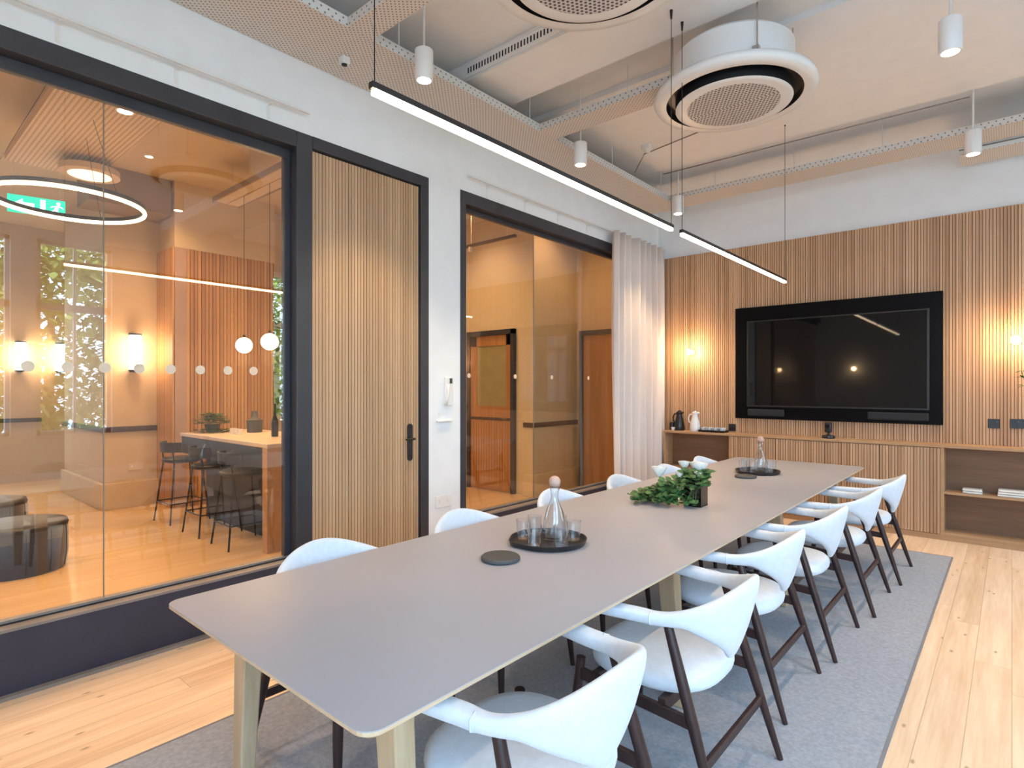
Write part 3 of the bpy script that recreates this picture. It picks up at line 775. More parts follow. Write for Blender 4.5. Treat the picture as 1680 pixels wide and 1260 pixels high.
# ================================================================== LINEAR LED PENDANTS
def led(y0, y1, lb, ztop):
    t = thing('linear_pendant', lb, 'pendant light', (-1.64, (y0+y1)/2, 2.5)); h = (y1-y0)/2
    box(-0.012, 0.012, -h, h, 0.012, 0.034).obj('housing', M_blackm, t)
    box(-0.011, 0.011, -h+0.01, h-0.01, -0.006, 0.012).obj('diffuser', M_led, t)
    for yy, zt in ((-h+0.015, ztop[0]), (h-0.015, ztop[1])):
        MB().tube([(0, yy, 0.034), (0, yy, zt-2.5-0.055)], 0.0022, 6).obj('suspension_wire', M_blackm, t)
        MB().tube([(0, yy, zt-2.5-0.055), (0, yy, zt-2.5)], [0.006, 0.010], 10).obj('ceiling_cup', M_blackm, t)
led(1.165, 3.46, 'nearer of two thin glowing bar pendants above the table', (ZC, 3.90))
led(3.59, 5.90, 'farther of two thin glowing bar pendants above the table', (3.90, ZC))

# ================================================================== SPOT PENDANTS
def make_spot(label, loc, ztop, e=75, mat=None, nm='spot_pendant'):
    t = thing(nm, label, 'pendant light', loc, 0, 'white cylinder spot pendants')
    mm = mat or M_white
    MB().lathe([(0.046, 0.0), (0.056, 0.0), (0.060, 0.006), (0.060, 0.196), (0.055, 0.2), (0.001, 0.2)], n=28).obj('lamp_body', mm, t, smooth='auto')
    MB().lathe([(0.001, 0.012), (0.046, 0.012), (0.046, 0.0)], n=24).obj('reflector', M_spotglow, t, smooth='auto')
    MB().tube([(0, 0, 0.2), (0, 0, ztop-loc[2])], 0.008, 10).obj('rod', M_rod, t, smooth='auto')
    MB().lathe([(0.001, ztop-loc[2]-0.012), (0.035, ztop-loc[2]-0.012), (0.035, ztop-loc[2])], n=20).obj('ceiling_rose', M_rod, t, smooth='auto')
    l = light('SPOT', 'lamp_light', (0, 0, -0.03), e, WARM2, spot_size=math.radians(85), spot_blend=0.6, shadow_soft_size=0.04); l.parent = t
    return t
make_spot('white cylinder spotlight hanging nearest the left glazing, upper left', (-2.93, 2.50, 3.52), ZC)
make_spot('white cylinder spotlight above the window side, middle of its row', (-2.94, 4.34, 3.50), ZC)
make_spot('white cylinder spotlight near the curtain corner, seen behind the twin wires', (-2.90, 6.27, 3.49), ZC)
make_spot('large white cylinder spotlight at the photo\'s upper right', (-0.280, 4.36, 3.515), ZC)
make_spot('white cylinder spotlight in front of the tray near the upper right wall', (-0.250, 6.30, 3.485), ZC)
make_spot('white cylinder spotlight on the right row, closer than the photo\'s view', (-0.28, 2.5, 3.52), ZC)

# ================================================================== ROUND AIR CASSETTES
def cassette(loc, lb):
    t = thing('ceiling_cassette', lb, 'air conditioner', loc, 0, 'round ceiling air cassettes')
    MB().lathe([(0.395, 0.06), (0.395, 0.31), (0.37, 0.335), (0.001, 0.335)], n=64).obj('body', M_white, t, smooth='auto')
    MB().lathe([(0.448, 0.004), (0.478, 0.0), (0.520, 0.006), (0.535, 0.03), (0.525, 0.06), (0.44, 0.075), (0.39, 0.078)], n=72).obj('fascia', M_white, t, smooth=True)
    MB().lathe([(0.448, 0.004), (0.442, 0.050), (0.384, 0.050), (0.384, -0.030)], n=72).obj('air_slot', M_black, t, smooth='auto')
    MB().lathe([(0.384, -0.030), (0.378, -0.035), (0.35, -0.037), (0.305, -0.038)], n=72).obj('centre_ring', M_white, t, smooth=True)
    MB().lathe([(0.305, -0.038), (0.001, -0.0385)], n=72).obj('grille', M_grille, t)
    for k in range(4):
        a = k*PI/2+0.7; x, y = 0.36*math.cos(a), 0.36*math.sin(a)
        box(x*1.13-0.02, x*1.13+0.02, y*1.13-0.02, y*1.13+0.02, 0.12, 0.14).obj('bracket', M_chrome, t)
        MB().tube([(x*1.16, y*1.16, 0.10), (x*1.16, y*1.16, ZC-loc[2])], 0.005, 8).obj('hanger_rod', M_chrome, t)
cassette((-1.475, 4.06, 3.50), 'round white ceiling air unit with a perforated centre, fully in view')
cassette((-1.515, 2.31, 3.50), 'round white ceiling air unit cut off by the photo\'s top edge')

# ================================================================== CABLE TRAYS
TZ0 = 3.72
tr = thing('cable_tray', 'long perforated cream cable tray running above the left glazing', 'cable tray', (0, 0, TZ0))
box(-3.655, -3.10, YF+0.1, 6.80, 0, 0.004).obj('tray_base', M_tray, tr)
box(-3.102, -3.098, YF+0.1, 6.80, 0.004, 0.065).obj('tray_side', M_traylip, tr)
for y in (-0.5, 1.0, 2.45, 3.85, 5.2, 6.3):
    MB().tube([(-3.13, y, 0.004), (-3.13, y, ZC-TZ0)], 0.005, 8).obj('hanger_rod', M_rod, tr)
def xtray(y0, y1, x1, lb, rods, z=TZ0):
    t = thing('cable_tray', lb, 'cable tray', (0, 0, z))
    box(-3.096, x1, y0, y1, 0, 0.004).obj('tray_base', M_trayx, t)
    m = MB(); m.box(-3.096, x1, y0, y0+0.003, 0.004, 0.06); m.box(-3.096, x1, y1-0.003, y1, 0.004, 0.06); m.obj('tray_side', perforated('perforated_lip_x', (0.60, 0.585, 0.565), (0.15, 0.14, 0.13), 0.05, 0.03, 0.006, 'X', 'Z'), t)
    for x in rods: MB().tube([(x, (y0+y1)/2, 0.004), (x, (y0+y1)/2, ZC-z-(0.15 if 3.2 < (y0+y1)/2 < 3.72 else 0))], 0.004, 8).obj('hanger_rod', M_rod, t)
xtray(2.03, 2.21, -2.26, 'short perforated tray crossing to the nearer ceiling air unit', (-2.55,))
xtray(3.94, 4.17, -1.885, 'perforated tray crossing to the fully visible air unit', (-2.75, -2.3))
xtray(6.42, 6.78, XR-0.02, 'perforated tray running across the room before the far wall', (-2.6, -1.75, -0.95, 0.2, 1.6))
t = thing('cable_tray', 'lower perforated tray piece at the right end near the far wall', 'cable tray', (0, 0, 3.66))
box(-0.37, 0.60, 6.80, 7.16, 0, 0.004).obj('tray_base', M_tray, t)
m = MB(); m.box(-0.37, 0.60, 6.80, 6.803, 0.004, 0.05); m.box(-0.373, -0.37, 6.80, 7.16, 0.004, 0.05); m.obj('tray_side', M_traylip, t)
for x in (-0.3, 0.5): MB().tube([(x, 7.0, 0.004), (x, 7.0, ZC-3.66)], 0.004, 8).obj('hanger_rod', M_rod, t)
# conduits
def conduit(pts, lb, r=0.006):
    tag(MB().tube(pts, r, 8).obj('ceiling_cable', paint('cable_grey', (0.22, 0.19, 0.17), 0.5), smooth=True), lb, 'cable')
conduit([(-3.06, 6.22, 3.97), (-1.6, 6.24, 3.97), (-0.27, 6.27, 3.97)], 'thin grey cable across the ceiling ending at the right hand spotlight')
conduit([(-3.06, 5.55, 3.80), (-2.95, 5.55, 3.97), (-1.9, 5.33, 3.97), (-1.35, 5.2, 3.97)], 'thin grey cable sloping towards the visible round air unit')
sn = thing('ceiling_sensor', 'small white sensor box on the ceiling beyond the round air unit', 'sensor', (-2.86, 5.45, 3.93))
box(-0.045, 0.045, -0.045, 0.045, 0.03, 0.12).obj('junction_box', M_white, sn, bevel=0.006)
MB().lathe([(0.001, 0.0), (0.03, 0.008), (0.04, 0.03)], n=18).obj('sensor_dome', M_white, sn, smooth=True)
sn = thing('tray_sensor', 'small pale sensor box fixed under the long perforated tray', 'sensor', (-3.395, 2.20, TZ0-0.062))
box(-0.028, 0.028, -0.028, 0.028, 0.012, 0.061).obj('sensor_body', M_white, sn, bevel=0.005)
MB().lathe([(0.001, 0.0), (0.018, 0.004), (0.02, 0.012)], n=14).obj('sensor_lens', M_black, sn, smooth='auto')
lg = thing('linear_air_grille', 'slotted linear air grille on the side of the ceiling beam', 'grille', (-2.62, 3.20, 3.975))
box(-0.62, 0.62, -0.008, 0, -0.045, 0.045).obj('grille_face', M_ceil, lg)
m = MB()
for i in range(40): m.box(-0.6+i*0.03, -0.588+i*0.03, -0.0095, -0.008, -0.022, 0.022)
m.obj('slots', M_spk, lg)
m = MB(); m.box(-0.64, 0.64, -0.012, -0.004, 0.045, 0.055); m.box(-0.64, 0.64, -0.012, -0.004, -0.055, -0.045); m.obj('grille_frame', M_ceil, lg)
# wall items between door and window
ph = thing('wall_controller', 'white entry phone with a dark screen on the white wall beside the slatted door', 'entry phone', (XW, 3.385, 1.50))
box(0, 0.028, -0.045, 0.035, -0.16, 0.085).obj('base_plate', M_whitew, ph, bevel=0.008)
MB().tube([(0.03, -0.02, 0.02), (0.042, -0.03, -0.05), (0.042, -0.04, -0.10), (0.03, -0.045, -0.15)], [0.014, 0.009, 0.009, 0.014], 10).obj('handset', M_whitew, ph, smooth=True)
box(0.028, 0.031, -0.002, 0.028, 0.030, 0.075).obj('display', M_slate, ph)
wp = thing('wall_bracket', 'slim white shelf bracket on the white wall under the entry phone', 'bracket', (XW, 3.34, 1.215))
box(0, 0.03, -0.09, 0.09, -0.008, 0.002).obj('ledge', M_whitew, wp, bevel=0.002)
box(0, 0.006, -0.06, -0.04, 0.002, 0.07).obj('upright', M_whitew, wp)
wp = thing('floor_socket_plate', 'white double socket low on the white wall beside the slatted door', 'socket', (XW, 3.335, 0.53))
box(0, 0.009, -0.09, 0.09, -0.05, 0.05).obj('faceplate', M_whitew, wp, bevel=0.003)
for s_ in (-1, 1): box(0.009, 0.012, s_*0.045-0.012, s_*0.045+0.012, -0.01, 0.02).obj('rocker', M_white, wp)

# ================================================================== LOBBY
ZD = 3.23   # paint line / slat top in the lobby
def lwall(name, x0, x1, y0, y1, low=M_wallw, dado=None, skirt=0.32, faces='E'):
    """lobby wall block: lower paint, upper paint, dado rail, tall skirting"""
    r = sroot(name)
    box(x0, x1, y0, y1, 0, ZD).obj('wall_lower', low, r)
    box(x0, x1, y0, y1, ZD, ZC).obj('wall_upper', M_wallw2, r)
    d = MB(); k = MB(); e = 0.030; q = 0.045
    d.box(x0-(e if 'W' in faces else 0), x1+(e if 'E' in faces else 0), y0-(e if 'S' in faces else 0), y1+(e if 'N' in faces else 0), 0.945, 1.01)
    k.box(x0-(q if 'W' in faces else 0), x1+(q if 'E' in faces else 0), y0-(q if 'S' in faces else 0), y1+(q if 'N' in faces else 0), 0, skirt)
    d.obj('dado_rail', M_dado, r); k.obj('skirting', low, r, bevel=0.006)
    return r
lwall('wall_lobby_pier', -10.3, -8.36, 2.07, 2.66, faces='ES')
# slatted wall of the kitchen area with return
r = sroot('wall_lobby_slats'); XS = -7.80
box(-10.3, XS-0.03, 2.662, 3.94, 0, ZD).obj('wall_lower', M_slatback, r)
box(-10.3, XS, 2.662, 3.94, ZD, ZC).obj('wall_upper', M_wallw2, r)
m = MB(); y = 2.664
while y < 3.92: m.box(XS-0.03, XS-0.008, y+0.003, y+0.040, 0.0, ZD); y += 0.045
m.obj('wall_slats', M_slatl, r)
m = MB(); x = XS-0.01
while x > -8.36: m.box(x-0.040, x-0.003, 2.640, 2.662, 0, ZD); x -= 0.045
m.obj('return_slats', wood('oak_slats_return', (0.58, 0.34, 0.15), (0.38, 0.19, 0.075), 'Z', 0.045, 'X', grain=14), r)
box(XS-0.012, XS+0.004, 2.664, 2.80, 0, ZD).obj('corner_post', paint('lilac_post', (0.40, 0.27, 0.22), 0.5), r)
# west wall with two window openings
XWW = -11.8
WO = [(-0.6, 0.75), (1.05, 1.52)]
m = MB(); m.box(XWW-0.2, XWW, YF, -0.6, 0, ZC); m.box(XWW-0.2, XWW, 0.75, 1.05, 0, ZC); m.box(XWW-0.2, XWW, 1.52, LY1, 0, ZC)
for a, b in WO: m.box(XWW-0.2, XWW, a, b, 0, 1.0); m.box(XWW-0.2, XWW, a, b, 3.5, ZC)
r = sroot('wall_lobby_west'); m.obj('wall_lower', M_wallw, r)
box(XWW, XWW+0.03, YF, 2.07, 0.945, 1.01).obj('dado_rail', M_dado, r)
for i, (a, b) in enumerate(WO):
    w = sroot('window_%d' % (8+i)); m = MB(); f = 0.05
    m.box(XWW-0.12, XWW-0.06, a, a+f, 1.0, 3.5); m.box(XWW-0.12, XWW-0.06, b-f, b, 1.0, 3.5); m.box(XWW-0.12, XWW-0.06, a, b, 1.0, 1.0+f); m.box(XWW-0.12, XWW-0.06, a, b, 3.45, 3.5); m.box(XWW-0.12, XWW-0.06, a, b, 2.5, 2.56)
    m.obj('window_frame', M_white, w); box(XWW-0.092, XWW-0.088, a+f, b-f, 1.05, 3.45).obj('window_pane', M_paneout, w)
# kitchen window right of the slats
r = sroot('wall_lobby_kitchen')
m = MB(); XK = -8.2
m.box(XK-0.2, XK, 3.94, 4.0, 0, ZC); m.box(XK-0.2, XK, 5.5, LY1, 0, ZC); m.box(XK-0.2, XK, 4.0, 5.5, 0, 1.02); m.box(XK-0.2, XK, 4.0, 5.5, 3.2, ZC)
m.obj('wall_lower', M_wallw2, r)
w = sroot('window_10'); m = MB()
m.box(XK-0.14, XK-0.08, 4.0, 4.05, 1.02, 3.2); m.box(XK-0.14, XK-0.08, 5.45, 5.5, 1.02, 3.2); m.box(XK-0.14, XK-0.08, 4.0, 5.5, 1.02, 1.07); m.box(XK-0.14, XK-0.08, 4.0, 5.5, 3.15, 3.2); m.box(XK-0.14, XK-0.08, 4.0, 5.5, 2.1, 2.14)
m.obj('window_frame', M_white, w); box(XK-0.112, XK-0.108, 4.05, 5.45, 1.07, 3.15).obj('window_pane', M_paneout, w)
# corridor end walls seen through window 2
lwall('wall_lobby_corner', -5.10, -4.95, 6.155, 7.2, M_yellow, faces='ES', skirt=0.30)
r = sroot('wall_lobby_door')
m = MB(); m.box(XK, -6.20, 6.18, 6.34, 0, ZD); m.box(-5.27, -5.102, 6.18, 6.34, 0, ZD); m.box(-6.20, -5.27, 6.18, 6.34, 2.32, ZD); m.obj('wall_lower', M_yellow, r)
box(XK, -5.102, 6.18, 6.34, ZD, ZC).obj('wall_upper', M_wallw2, r)
box(-4.95, XW-0.2, 7.2, 7.35, 0, ZD).obj('wall_lower', M_wallw, r)
box(-4.95, XW-0.2, 7.2, 7.35, ZD, ZC).obj('wall_upper', M_wallw2, r)
def lobby_door(name, x0, x1, y, z1, glazed):
    d = sroot(name)
    m = MB(); m.box(x0, x0+0.06, y-0.03, y+0.04, 0, z1); m.box(x1-0.06, x1, y-0.03, y+0.04, 0, z1); m.box(x0, x1, y-0.03, y+0.04, z1-0.07, z1)
    m.obj('door_frame', M_frame, d)
    a, b = x0+0.062, x1-0.062
    if glazed:
        m = MB(); m.box(a, b, y, y+0.035, 0.01, 1.22); m.box(a, a+0.12, y, y+0.035, 1.22, z1-0.072); m.box(b-0.10, b, y, y+0.035, 1.22, z1-0.072); m.box(a, b, y, y+0.035, z1-0.22, z1-0.072)
        lf_ = m.obj('door_leaf', M_oakdoor, d)
        box(a+0.12, b-0.10, y+0.012, y+0.022, 1.22, z1-0.22).obj('door_glass', M_obsc, lf_)
        m = MB(); k = a+0.02
        while k < b-0.03: m.box(k, k+0.045, y-0.006, y, 0.10, 1.0); k += 0.052
        m.obj('door_boards', M_oakdoor, lf_)
        box(a, b, y-0.012, y, 1.02, 1.06).obj('door_rail', M_dado, lf_)
    else:
        lf_ = box(a, b, y, y+0.035, 0.01, z1-0.072).obj('door_leaf', M_oakdoor, d)
    MB().tube([(b-0.05, y-0.04, 1.05), (b-0.14, y-0.04, 1.05)], 0.008, 8).obj('door_handle', M_chrome, lf_)
lobby_door('door_2', -6.20, -5.27, 6.15, 2.32, True)
lobby_door('door_3', -4.86, -3.95, 7.165, 2.33, False)
struct('wall_lobby_north', box(XK, XW-0.2, 8.4, 8.6, 0, ZC), M_wallw)
struct('wall_lobby_south', box(XWW, XW-0.2, YF-0.2, YF, 0, ZC), M_wallw)
# dropped bulkhead in the lobby
struct('trim_5', box(-8.36, -7.85, 1.80, 2.64, 3.62, ZC), paint('bulkhead_brown', (0.26, 0.19, 0.125), 0.7))
# tube sconces
def tube_sconce(loc, rz, lb):
    t = thing('tube_sconce', lb, 'wall light', loc, rz, 'tube wall lights in the lobby')
    box(-0.035, 0.035, -0.045, 0, -0.245, 0.245).obj('back_plate', M_blackm, t)
    MB().lathe([(0.001, -0.215), (0.062, -0.215), (0.066, -0.20), (0.066, 0.20), (0.062, 0.215), (0.001, 0.215)], 0, -0.095, n=24).obj('glass_tube', M_sconce, t, smooth='auto')
    for z in (-0.225, 0.225): MB().lathe([(0.001, z-0.010), (0.07, z-0.010), (0.07, z+0.010), (0.001, z+0.010)], 0, -0.095, n=24).obj('end_cap', M_blackm, t, smooth='auto')
    l = light('POINT', 'lamp_light', (0, -0.24, 0), 8, WARM, shadow_soft_size=0.1); l.parent = t
tube_sconce((-8.36, 2.37, 1.93), PI/2, 'glowing tube wall light on the lobby pier, largest of the row')
tube_sconce((XWW, 2.30, 1.98), PI/2, 'glowing tube wall light on the far lobby wall, beside the pier')
tube_sconce((XWW, 1.80, 1.98), PI/2, 'glowing tube wall light on the far lobby wall, leftmost of the row')
# ring light
rl = thing('ring_light', 'large glowing ring pendant hanging in the lobby', 'pendant light', (-5.75, 1.19, 2.97))
def torus(R_, r_, z, n=72, k=10): 
    return MB().loft([[((R_+r_*math.cos(2*PI*j/k))*math.cos(2*PI*i/n), (R_+r_*math.cos(2*PI*j/k))*math.sin(2*PI*i/n), z+r_*math.sin(2*PI*j/k)) for j in range(k)] for i in range(n+1)], caps=False)
torus(0.512, 0.014, 0).obj('diffuser_ring', M_ledring, rl, smooth=True)
MB().lathe([(0.500, 0.015), (0.526, 0.015), (0.526, 0.045), (0.500, 0.045), (0.500, 0.015)], n=72).obj('ring_housing', M_blackm, rl, smooth='auto')
for k in range(3):
    a = 2*PI*k/3+0.4; MB().tube([(0.51*math.cos(a), 0.51*math.sin(a), 0.045), (0.08*math.cos(a), 0.08*math.sin(a), ZC-2.97)], 0.002, 6).obj('suspension_wire', M_blackm, rl)
# globe pendants
for (x, y, z), lb in (((-6.55, 2.95, 1.97), 'round white globe pendant over the island, left of the pair'), ((-5.95, 2.95, 1.98), 'round white globe pendant over the island, right of the pair')):
    t = thing('globe_pendant', lb, 'pendant light', (x, y, z), 0, 'globe pendants over the island')
    r_ = 0.088
    MB().lathe([(max(0.001, r_*math.sin(PI*k/14)), -r_*math.cos(PI*k/14)) for k in range(15)], n=28).obj('globe', M_globe, t, smooth=True)
    MB().tube([(0, 0, r_), (0, 0, r_+0.03)], 0.014, 10).obj('cap', M_blackm, t)
    MB().tube([(0, 0, r_+0.03), (0, 0, 3.66-z)], 0.003, 6).obj('cord', M_blackm, t)
    l = light('POINT', 'lamp_light', (0, 0, -0.16), 14, WARM, shadow_soft_size=0.09); l.parent = t
# exit sign
ex = thing('exit_sign', 'green and white exit sign hanging in the lobby behind the ring light', 'sign', (-8.2, 1.40, 3.51), math.radians(76))
def flat(pts, y0, y1): return MB().loft([[(a, y0, b) for a, b in pts], [(a, y1, b) for a, b in pts]])
box(-0.25, 0.25, -0.012, 0.012, -0.095, 0.095).obj('sign_panel', M_exit, ex)
g = MB()
g.loft([[(0.19+0.03*math.cos(a)*0.6, -0.014, 0.055+0.018*math.sin(a)) for a in [2*PI*j/12 for j in range(12)]], [(0.19+0.03*math.cos(a)*0.6, -0.016, 0.055+0.018*math.sin(a)) for a in [2*PI*j/12 for j in range(12)]]])
for P in ([(0.165, 0.03), (0.20, 0.035), (0.185, -0.02), (0.15, -0.02)], [(0.15, -0.015), (0.175, -0.015), (0.21, -0.055), (0.20, -0.075)], [(0.15, -0.015), (0.17, -0.02), (0.13, -0.045), (0.10, -0.08), (0.09, -0.07)], [(0.17, 0.03), (0.16, 0.02), (0.12, 0.0), (0.125, 0.015)], [(0.20, 0.03), (0.205, 0.015), (0.235, 0.0), (0.235, 0.012)]):
    g.add([(a, -0.0145, b) for a, b in P], [tuple(range(len(P)))])
g.obj('running_figure', M_exitw, ex)
g = MB(); P = [(-0.20, 0.0), (-0.12, 0.06), (-0.12, 0.022), (-0.02, 0.022), (-0.02, -0.022), (-0.12, -0.022), (-0.12, -0.06)]
g.add([(a, -0.0145, b) for a, b in P], [tuple(range(len(P)))]); g.obj('arrow', M_exitw, ex)
g = MB(); g.box(0.03, 0.075, -0.0145, -0.013, -0.07, 0.075); g.obj('doorway_mark', M_exitw, ex)
for x in (-0.2, 0.2): MB().tube([(x, 0, 0.095), (x, 0, ZC-3.51)], 0.004, 6).obj('hanger_rod', M_rod, ex)
# lobby tray, ceiling units
lt = thing('lobby_ceiling_raft', 'long perforated ceiling raft running away through the lobby', 'ceiling raft', (0, 0, 3.62))
box(-7.1, -3.95, 0.98, 1.66, 0, 0.02).obj('raft_base', M_traylobby, lt)
m = MB(); m.box(-7.1, -3.95, 0.976, 0.98, 0, 0.07); m.box(-7.1, -3.95, 1.66, 1.664, 0, 0.07); m.obj('raft_side', M_traylobby, lt)
for x in (-6.8, -5.5, -4.3): MB().tube([(x, 1.3, 0.02), (x, 1.3, ZC-3.62)], 0.005, 6).obj('hanger_rod', M_rod, lt)
def lobby_disc(x, y, lb, r=0.30, z=3.50, g=None):
    t = thing('ceiling_diffuser', lb, 'ceiling light', (x, y, z))
    MB().lathe([(0.001, 0.0), (r*0.72, 0.0)], n=36).obj('diffuser', emis('warm_disc', (1.0, 0.78, 0.5), 1.6), t)
    MB().lathe([(r*0.72, 0.0), (r, 0.006), (r, 0.06), (0.001, 0.06)], n=36).obj('housing', M_wallw2, t, smooth='auto')
    MB().tube([(0, 0, 0.06), (0, 0, (3.62 if z < 3.6 and 0.98 < y < 1.66 else ZC)-z)], 0.01, 8).obj('stem', M_rod, t)
lobby_disc(-6.6, 1.52, 'round glowing disc light under the far end of the perforated raft', 0.24)
def lobby_fill_spot(x, y, lb, e=70):  # pendant spotlight added to brighten the lobby
    make_spot(lb, (x, y, 3.45), ZC if not (0.98 < y < 1.66) else 3.62, e)
lobby_fill_spot(-4.75, 1.30, 'added pale cylinder fill spotlight under the perforated lobby raft', 60)
def downlight(x, y, lb, e=80, grp='recessed downlights in the lobby ceiling'):  # ceiling lamps, mostly added to lift the lobby and corridor brightness
    t = thing('fill_downlight', lb, 'ceiling light', (x, y, ZC), 0, grp)
    MB().lathe([(0.038, -0.012), (0.05, -0.012), (0.055, 0.0)], n=20).obj('bezel', M_white, t, smooth='auto')
    MB().lathe([(0.001, -0.006), (0.04, -0.006)], n=20).obj('lens', M_spotglow, t)
    l = light('SPOT', 'lamp_light', (0, 0, -0.03), e, WARM, spot_size=math.radians(125), spot_blend=0.8, shadow_soft_size=0.06); l.parent = t
downlight(-5.8, 4.6, 'recessed downlight in the lobby ceiling seen through the wide window', 85)
downlight(-4.45, 6.3, 'added fill downlight in the corridor ceiling near the second lobby door', 45)
downlight(-6.2, 0.0, 'added fill downlight in the lobby ceiling above the stools and poufs', 150)
downlight(-7.2, 2.2, 'added fill downlight in the lobby ceiling in front of the pier', 110)
downlight(-5.2, 2.9, 'added fill downlight in the lobby ceiling above the island end', 150)
downlight(-10.9, 0.6, 'added fill downlight in the lobby ceiling near the far lobby windows', 100)
downlight(-4.6, 0.6, 'added fill downlight in the lobby ceiling close to the left glazing', 160)
downlight(-5.7, 5.5, 'added fill downlight in the corridor ceiling in front of the glazed oak door', 60)
tk = thing('track_light', 'dark track light bar seen through the wide window, near its top left', 'track light', (0, 5.62, 3.42))
box(-5.75, -4.80, -0.02, 0.02, 0, 0.035).obj('track', M_dado, tk)
for x in (-5.6, -4.95): MB().tube([(x, 0, 0.035), (x, 0, ZC-3.42)], 0.005, 8).obj('track_mount', M_rod, tk)
MB().tube([(-5.62, 0, 0.0), (-5.62, 0, -0.06)], 0.025, 14).obj('track_spot', M_white, tk, smooth='auto')
ir = thing('island_ceiling_raft', 'slim ceiling raft with shadow lines above the island, carrying the globe cords', 'ceiling raft', (0, 2.95, 3.66))
box(-7.0, -3.95, -0.14, 0.14, 0.0, 0.05).obj('raft_panel', M_wallw2, ir)
m = MB(); m.box(-7.02, -3.94, -0.155, -0.14, -0.012, 0.05); m.box(-7.02, -3.94, 0.14, 0.155, -0.012, 0.05); m.box(-7.0, -3.95, -0.004, 0.004, -0.004, 0.0); m.obj('raft_edge', paint('raft_edge', (0.30, 0.22, 0.15), 0.6), ir)
for x in (-6.8, -5.3, -4.2): MB().tube([(x, 0, 0.05), (x, 0, ZC-3.66)], 0.005, 6).obj('hanger_rod', M_rod, ir)
# island
isl = thing('kitchen_island', 'kitchen island with dark front, pale top and oak end panel in the lobby', 'island', (-6.05, 2.9, 0))
box(-1.03, 0.905, -0.15, 0.40, 0, 0.945).obj('island_body', M_navy, isl)
box(-1.03, 0.905, -0.41, -0.385, 0.76, 0.945).obj('front_apron', M_navy, isl)
box(0.91, 1.0, -0.42, 0.42, 0, 0.947).obj('end_panel', M_oak, isl)
box(-1.06, 1.0, -0.42, 0.42, 0.948, 0.985).obj('worktop', M_stone, isl, bevel=0.003)
def stool(x, y, rz, lb):
    t = thing('bar_stool', lb, 'stool', (x, y, 0), rz, 'black bar stools at the island')
    MB().loft([superring(0, 0, 0.66+z, 0.19*f, 0.19*f, 2.8, 24) for f, z in ((0.9, 0), (1, 0.015), (1, 0.035), (0.9, 0.05), (0.1, 0.052))]).obj('seat', M_stoolseat, t, smooth='auto')
    rg_ = []
    for i in range(13):
        a = -1.15+2.3*i/12+PI*1.5; cx_, cy_ = 0.205*math.cos(a), 0.205*math.sin(a)
        h = 0.055
        rg_.append([(cx_*0.96, cy_*0.96, 0.78), (cx_*1.04, cy_*1.04, 0.78), (cx_*1.07, cy_*1.07, 0.78+2*h), (cx_*0.99, cy_*0.99, 0.78+2*h)])
    MB().loft(rg_).obj('backrest', M_stoolseat, t, smooth='auto')
    for sx in (-1, 1):
        MB().tube([(sx*0.13, -0.155, 0.80), (sx*0.135, -0.14, 0.66)], 0.008, 8).obj('back_support', M_blackm, t)
        for sy in (-1, 1):
            MB().tube([(sx*0.14, sy*0.14, 0.665), (sx*0.21, sy*0.21, 0)], 0.009, 8).obj('leg', M_blackm, t, smooth='auto')
    f = 0.19
    MB().tube([(-f, -f, 0.22), (f, -f, 0.22), (f, f, 0.22), (-f, f, 0.22), (-f, -f, 0.22)], 0.007, 8).obj('foot_rail', M_blackm, t)
stool(-7.10, 2.50, 0.06, 'black bar stool farthest along the island, beside the slatted wall')
stool(-6.28, 2.50, 0.0, 'middle black bar stool tucked at the island\'s dark front')
stool(-5.58, 2.50, -0.04, 'black bar stool nearest the island\'s oak end panel')
# island items
ip = thing('potted_plant', 'bushy green plant on the island in the lobby', 'plant', (-6.89, 2.74, 0.9885))
MB().lathe([(0.001, 0), (0.06, 0), (0.08, 0.09), (0.074, 0.09), (0.001, 0.07)], n=20).obj('pot', M_slate, ip, smooth='auto')
lf = MB()
for i in range(420):
    a = random.uniform(0, 2*PI); b = random.uniform(0, PI*0.6); r_ = random.uniform(0.09, 0.19)
    p = (r_*math.cos(a)*math.sin(b), r_*math.sin(a)*math.sin(b), 0.08+r_*0.75*math.cos(b)-(0.06 if b > 1.5 else 0)); leaf(lf, p, (math.cos(a), math.sin(a), 0.3), (0, 0, 1), 0.05, 0.04)
lf.obj('foliage', M_leaf, ip, smooth=True)
ib = thing('storage_jar', 'grey lidded canister on the island behind the bushy plant', 'jar', (-6.53, 3.06, 0.986))
MB().lathe([(0.001, 0), (0.08, 0), (0.085, 0.14), (0.001, 0.14)], n=24).obj('jar_body', M_slate, ib, smooth='auto')
MB().lathe([(0.001, 0.14), (0.07, 0.14), (0.04, 0.17), (0.03, 0.24), (0.001, 0.24)], n=24).obj('jar_lid', M_slate, ib, smooth='auto')
for i, nm in enumerate(('left', 'middle', 'right')):
    tag(MB().lathe([(0.001, 0), (0.022, 0), (0.028, 0.06), (0.025, 0.06), (0.001, 0.01)], -6.50+i*0.09, 2.80, n=14, z0=0.986).obj('small_cup', M_white, smooth='auto'), 'small white cup on the island, %s of three before the grey canister' % nm, 'cup', 'white cups on the island')
bt = thing('dark_bottle', 'tall dark bottle on the island near the oak end panel', 'bottle', (-5.80, 2.93, 0.986))
MB().lathe([(0.001, 0), (0.034, 0), (0.036, 0.15), (0.014, 0.22), (0.013, 0.32), (0.001, 0.32)], n=18).obj('bottle_body', M_black, bt, smooth='auto')
MB().lathe([(0.001, 0.321), (0.015, 0.321), (0.015, 0.34), (0.001, 0.34)], n=12).obj('bottle_cap', M_black, bt, smooth='auto')
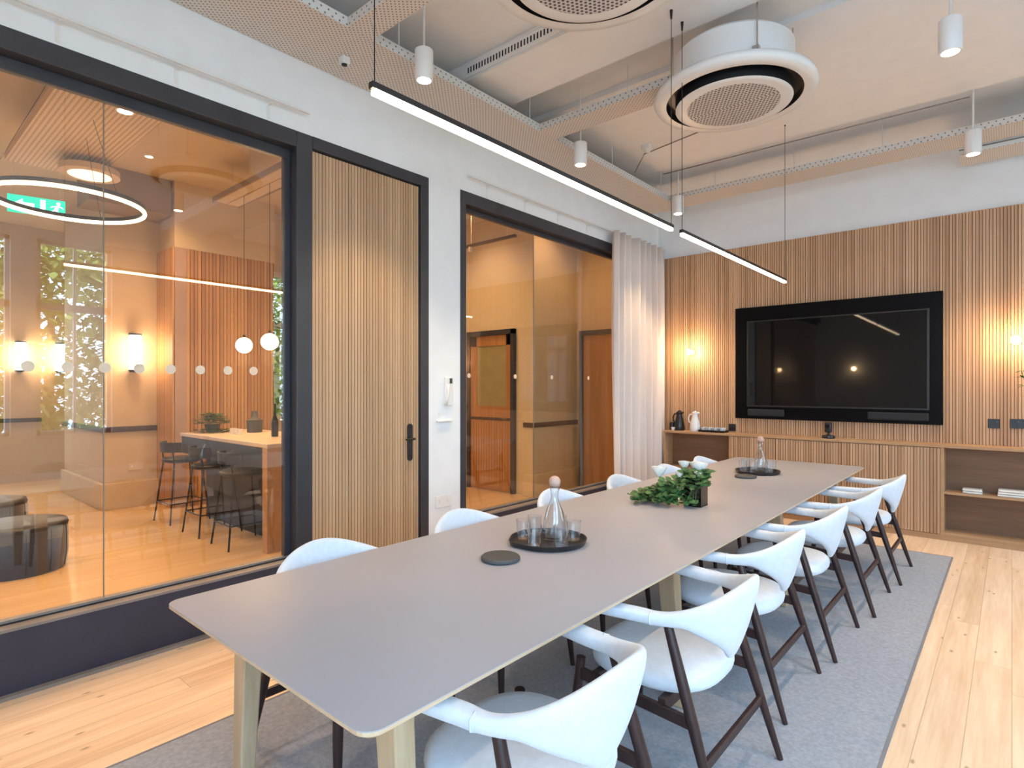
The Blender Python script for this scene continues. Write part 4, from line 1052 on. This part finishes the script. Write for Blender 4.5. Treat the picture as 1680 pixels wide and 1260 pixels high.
# poufs
def pouf(x, y, r_, h, lb):
    t = thing('pouf', lb, 'pouf', (x, y, 0), 0, 'navy drum poufs in the lobby')
    MB().lathe([(0.001, 0), (r_*0.90, 0), (r_*0.95, 0.02), (r_, h*0.35), (r_, h*0.7), (r_*0.985, h-0.05)], n=48).obj('drum', M_pouf, t, smooth='auto')
    MB().lathe([(r_*0.985, h-0.05), (r_*1.0, h-0.035), (r_*0.97, h-0.008), (r_*0.85, h), (0.001, h+0.006)], n=48).obj('top_cushion', M_stoolseat, t, smooth=True)
    for k in range(12):
        a = 2*PI*k/12; c_, s_ = math.cos(a), math.sin(a)
        MB().tube([(r_*0.955*c_, r_*0.955*s_, 0.02), (r_*1.0*c_, r_*1.0*s_, h*0.35), (r_*1.0*c_, r_*1.0*s_, h*0.7), (r_*0.985*c_, r_*0.985*s_, h-0.05)], 0.005, 6).obj('seam', M_stoolseat, t)
pouf(-6.15, 0.93, 0.33, 0.40, 'dark navy drum pouf in the lobby, nearer the glass')
pouf(-7.15, 0.82, 0.33, 0.46, 'dark navy drum pouf in the lobby, partly behind the nearer one')
sk = thing('wall_socket', 'pale double socket low on the lobby pier', 'socket', (-8.358+0.0, 2.40, 0.50), math.pi/2)
box(-0.08, 0.08, -0.008, 0, -0.045, 0.045).obj('faceplate', M_wallw2, sk, bevel=0.003)
box(-0.05, -0.03, -0.011, -0.008, -0.01, 0.02).obj('switch', M_white, sk)

# ================================================================== OUTDOORS
tag(box(XR+0.3, 30, -25, 30, -0.9, -0.8).obj('pavement', M_ground), kind='structure')
tag(box(-30, XWW-0.3, -25, 30, -0.9, -0.8).obj('pavement', M_ground), kind='structure')
tag(box(XWW-0.29, XK-0.3, 4.0, 30, -0.9, -0.8).obj('pavement', M_ground), kind='structure')
def tree(x, y, lb, h=5.5, r_=2.0, n=1500, z0=-0.8):
    t = thing('street_tree', lb, 'tree', (x, y, z0))
    MB().tube([(0, 0, 0), (0.05, 0, h*0.35), (0.0, 0.05, h*0.7)], [0.14, 0.10, 0.05], 10).obj('trunk', M_bark, t, smooth=True)
    lf = MB()
    for i in range(n):
        a = random.uniform(0, 2*PI); b = math.acos(random.uniform(-1, 1)); q = r_*random.uniform(0.45, 1)**0.6
        p = Vector((q*math.cos(a)*math.sin(b), q*math.sin(a)*math.sin(b), h*0.58+q*1.15*math.cos(b)))
        d = Vector((random.uniform(-1, 1), random.uniform(-1, 1), random.uniform(-1, 0.4)))
        leaf(lf, p, d, (0.1, 0, 1), random.uniform(0.13, 0.22), random.uniform(0.09, 0.14))
    lf.obj('foliage', M_leafo, t)
tree(7.2, 2.7, 'leafy tree outside the right hand windows, nearest the camera', 5.6, 2.1, 8000)
tree(9.6, 8.7, 'leafy tree outside the right hand windows, toward the far wall', 6.0, 2.5, 8000)
tree(12.0, -0.4, 'leafy tree outside the right hand windows, toward the camera', 6.4, 2.2, 3000)
tree(-12.2, 6.6, 'leafy tree outside the kitchen window beyond the island', 5.6, 2.3, 7000)
tree(-15.6, 1.6, 'leafy tree outside the far lobby windows', 5.6, 2.3, 3600)
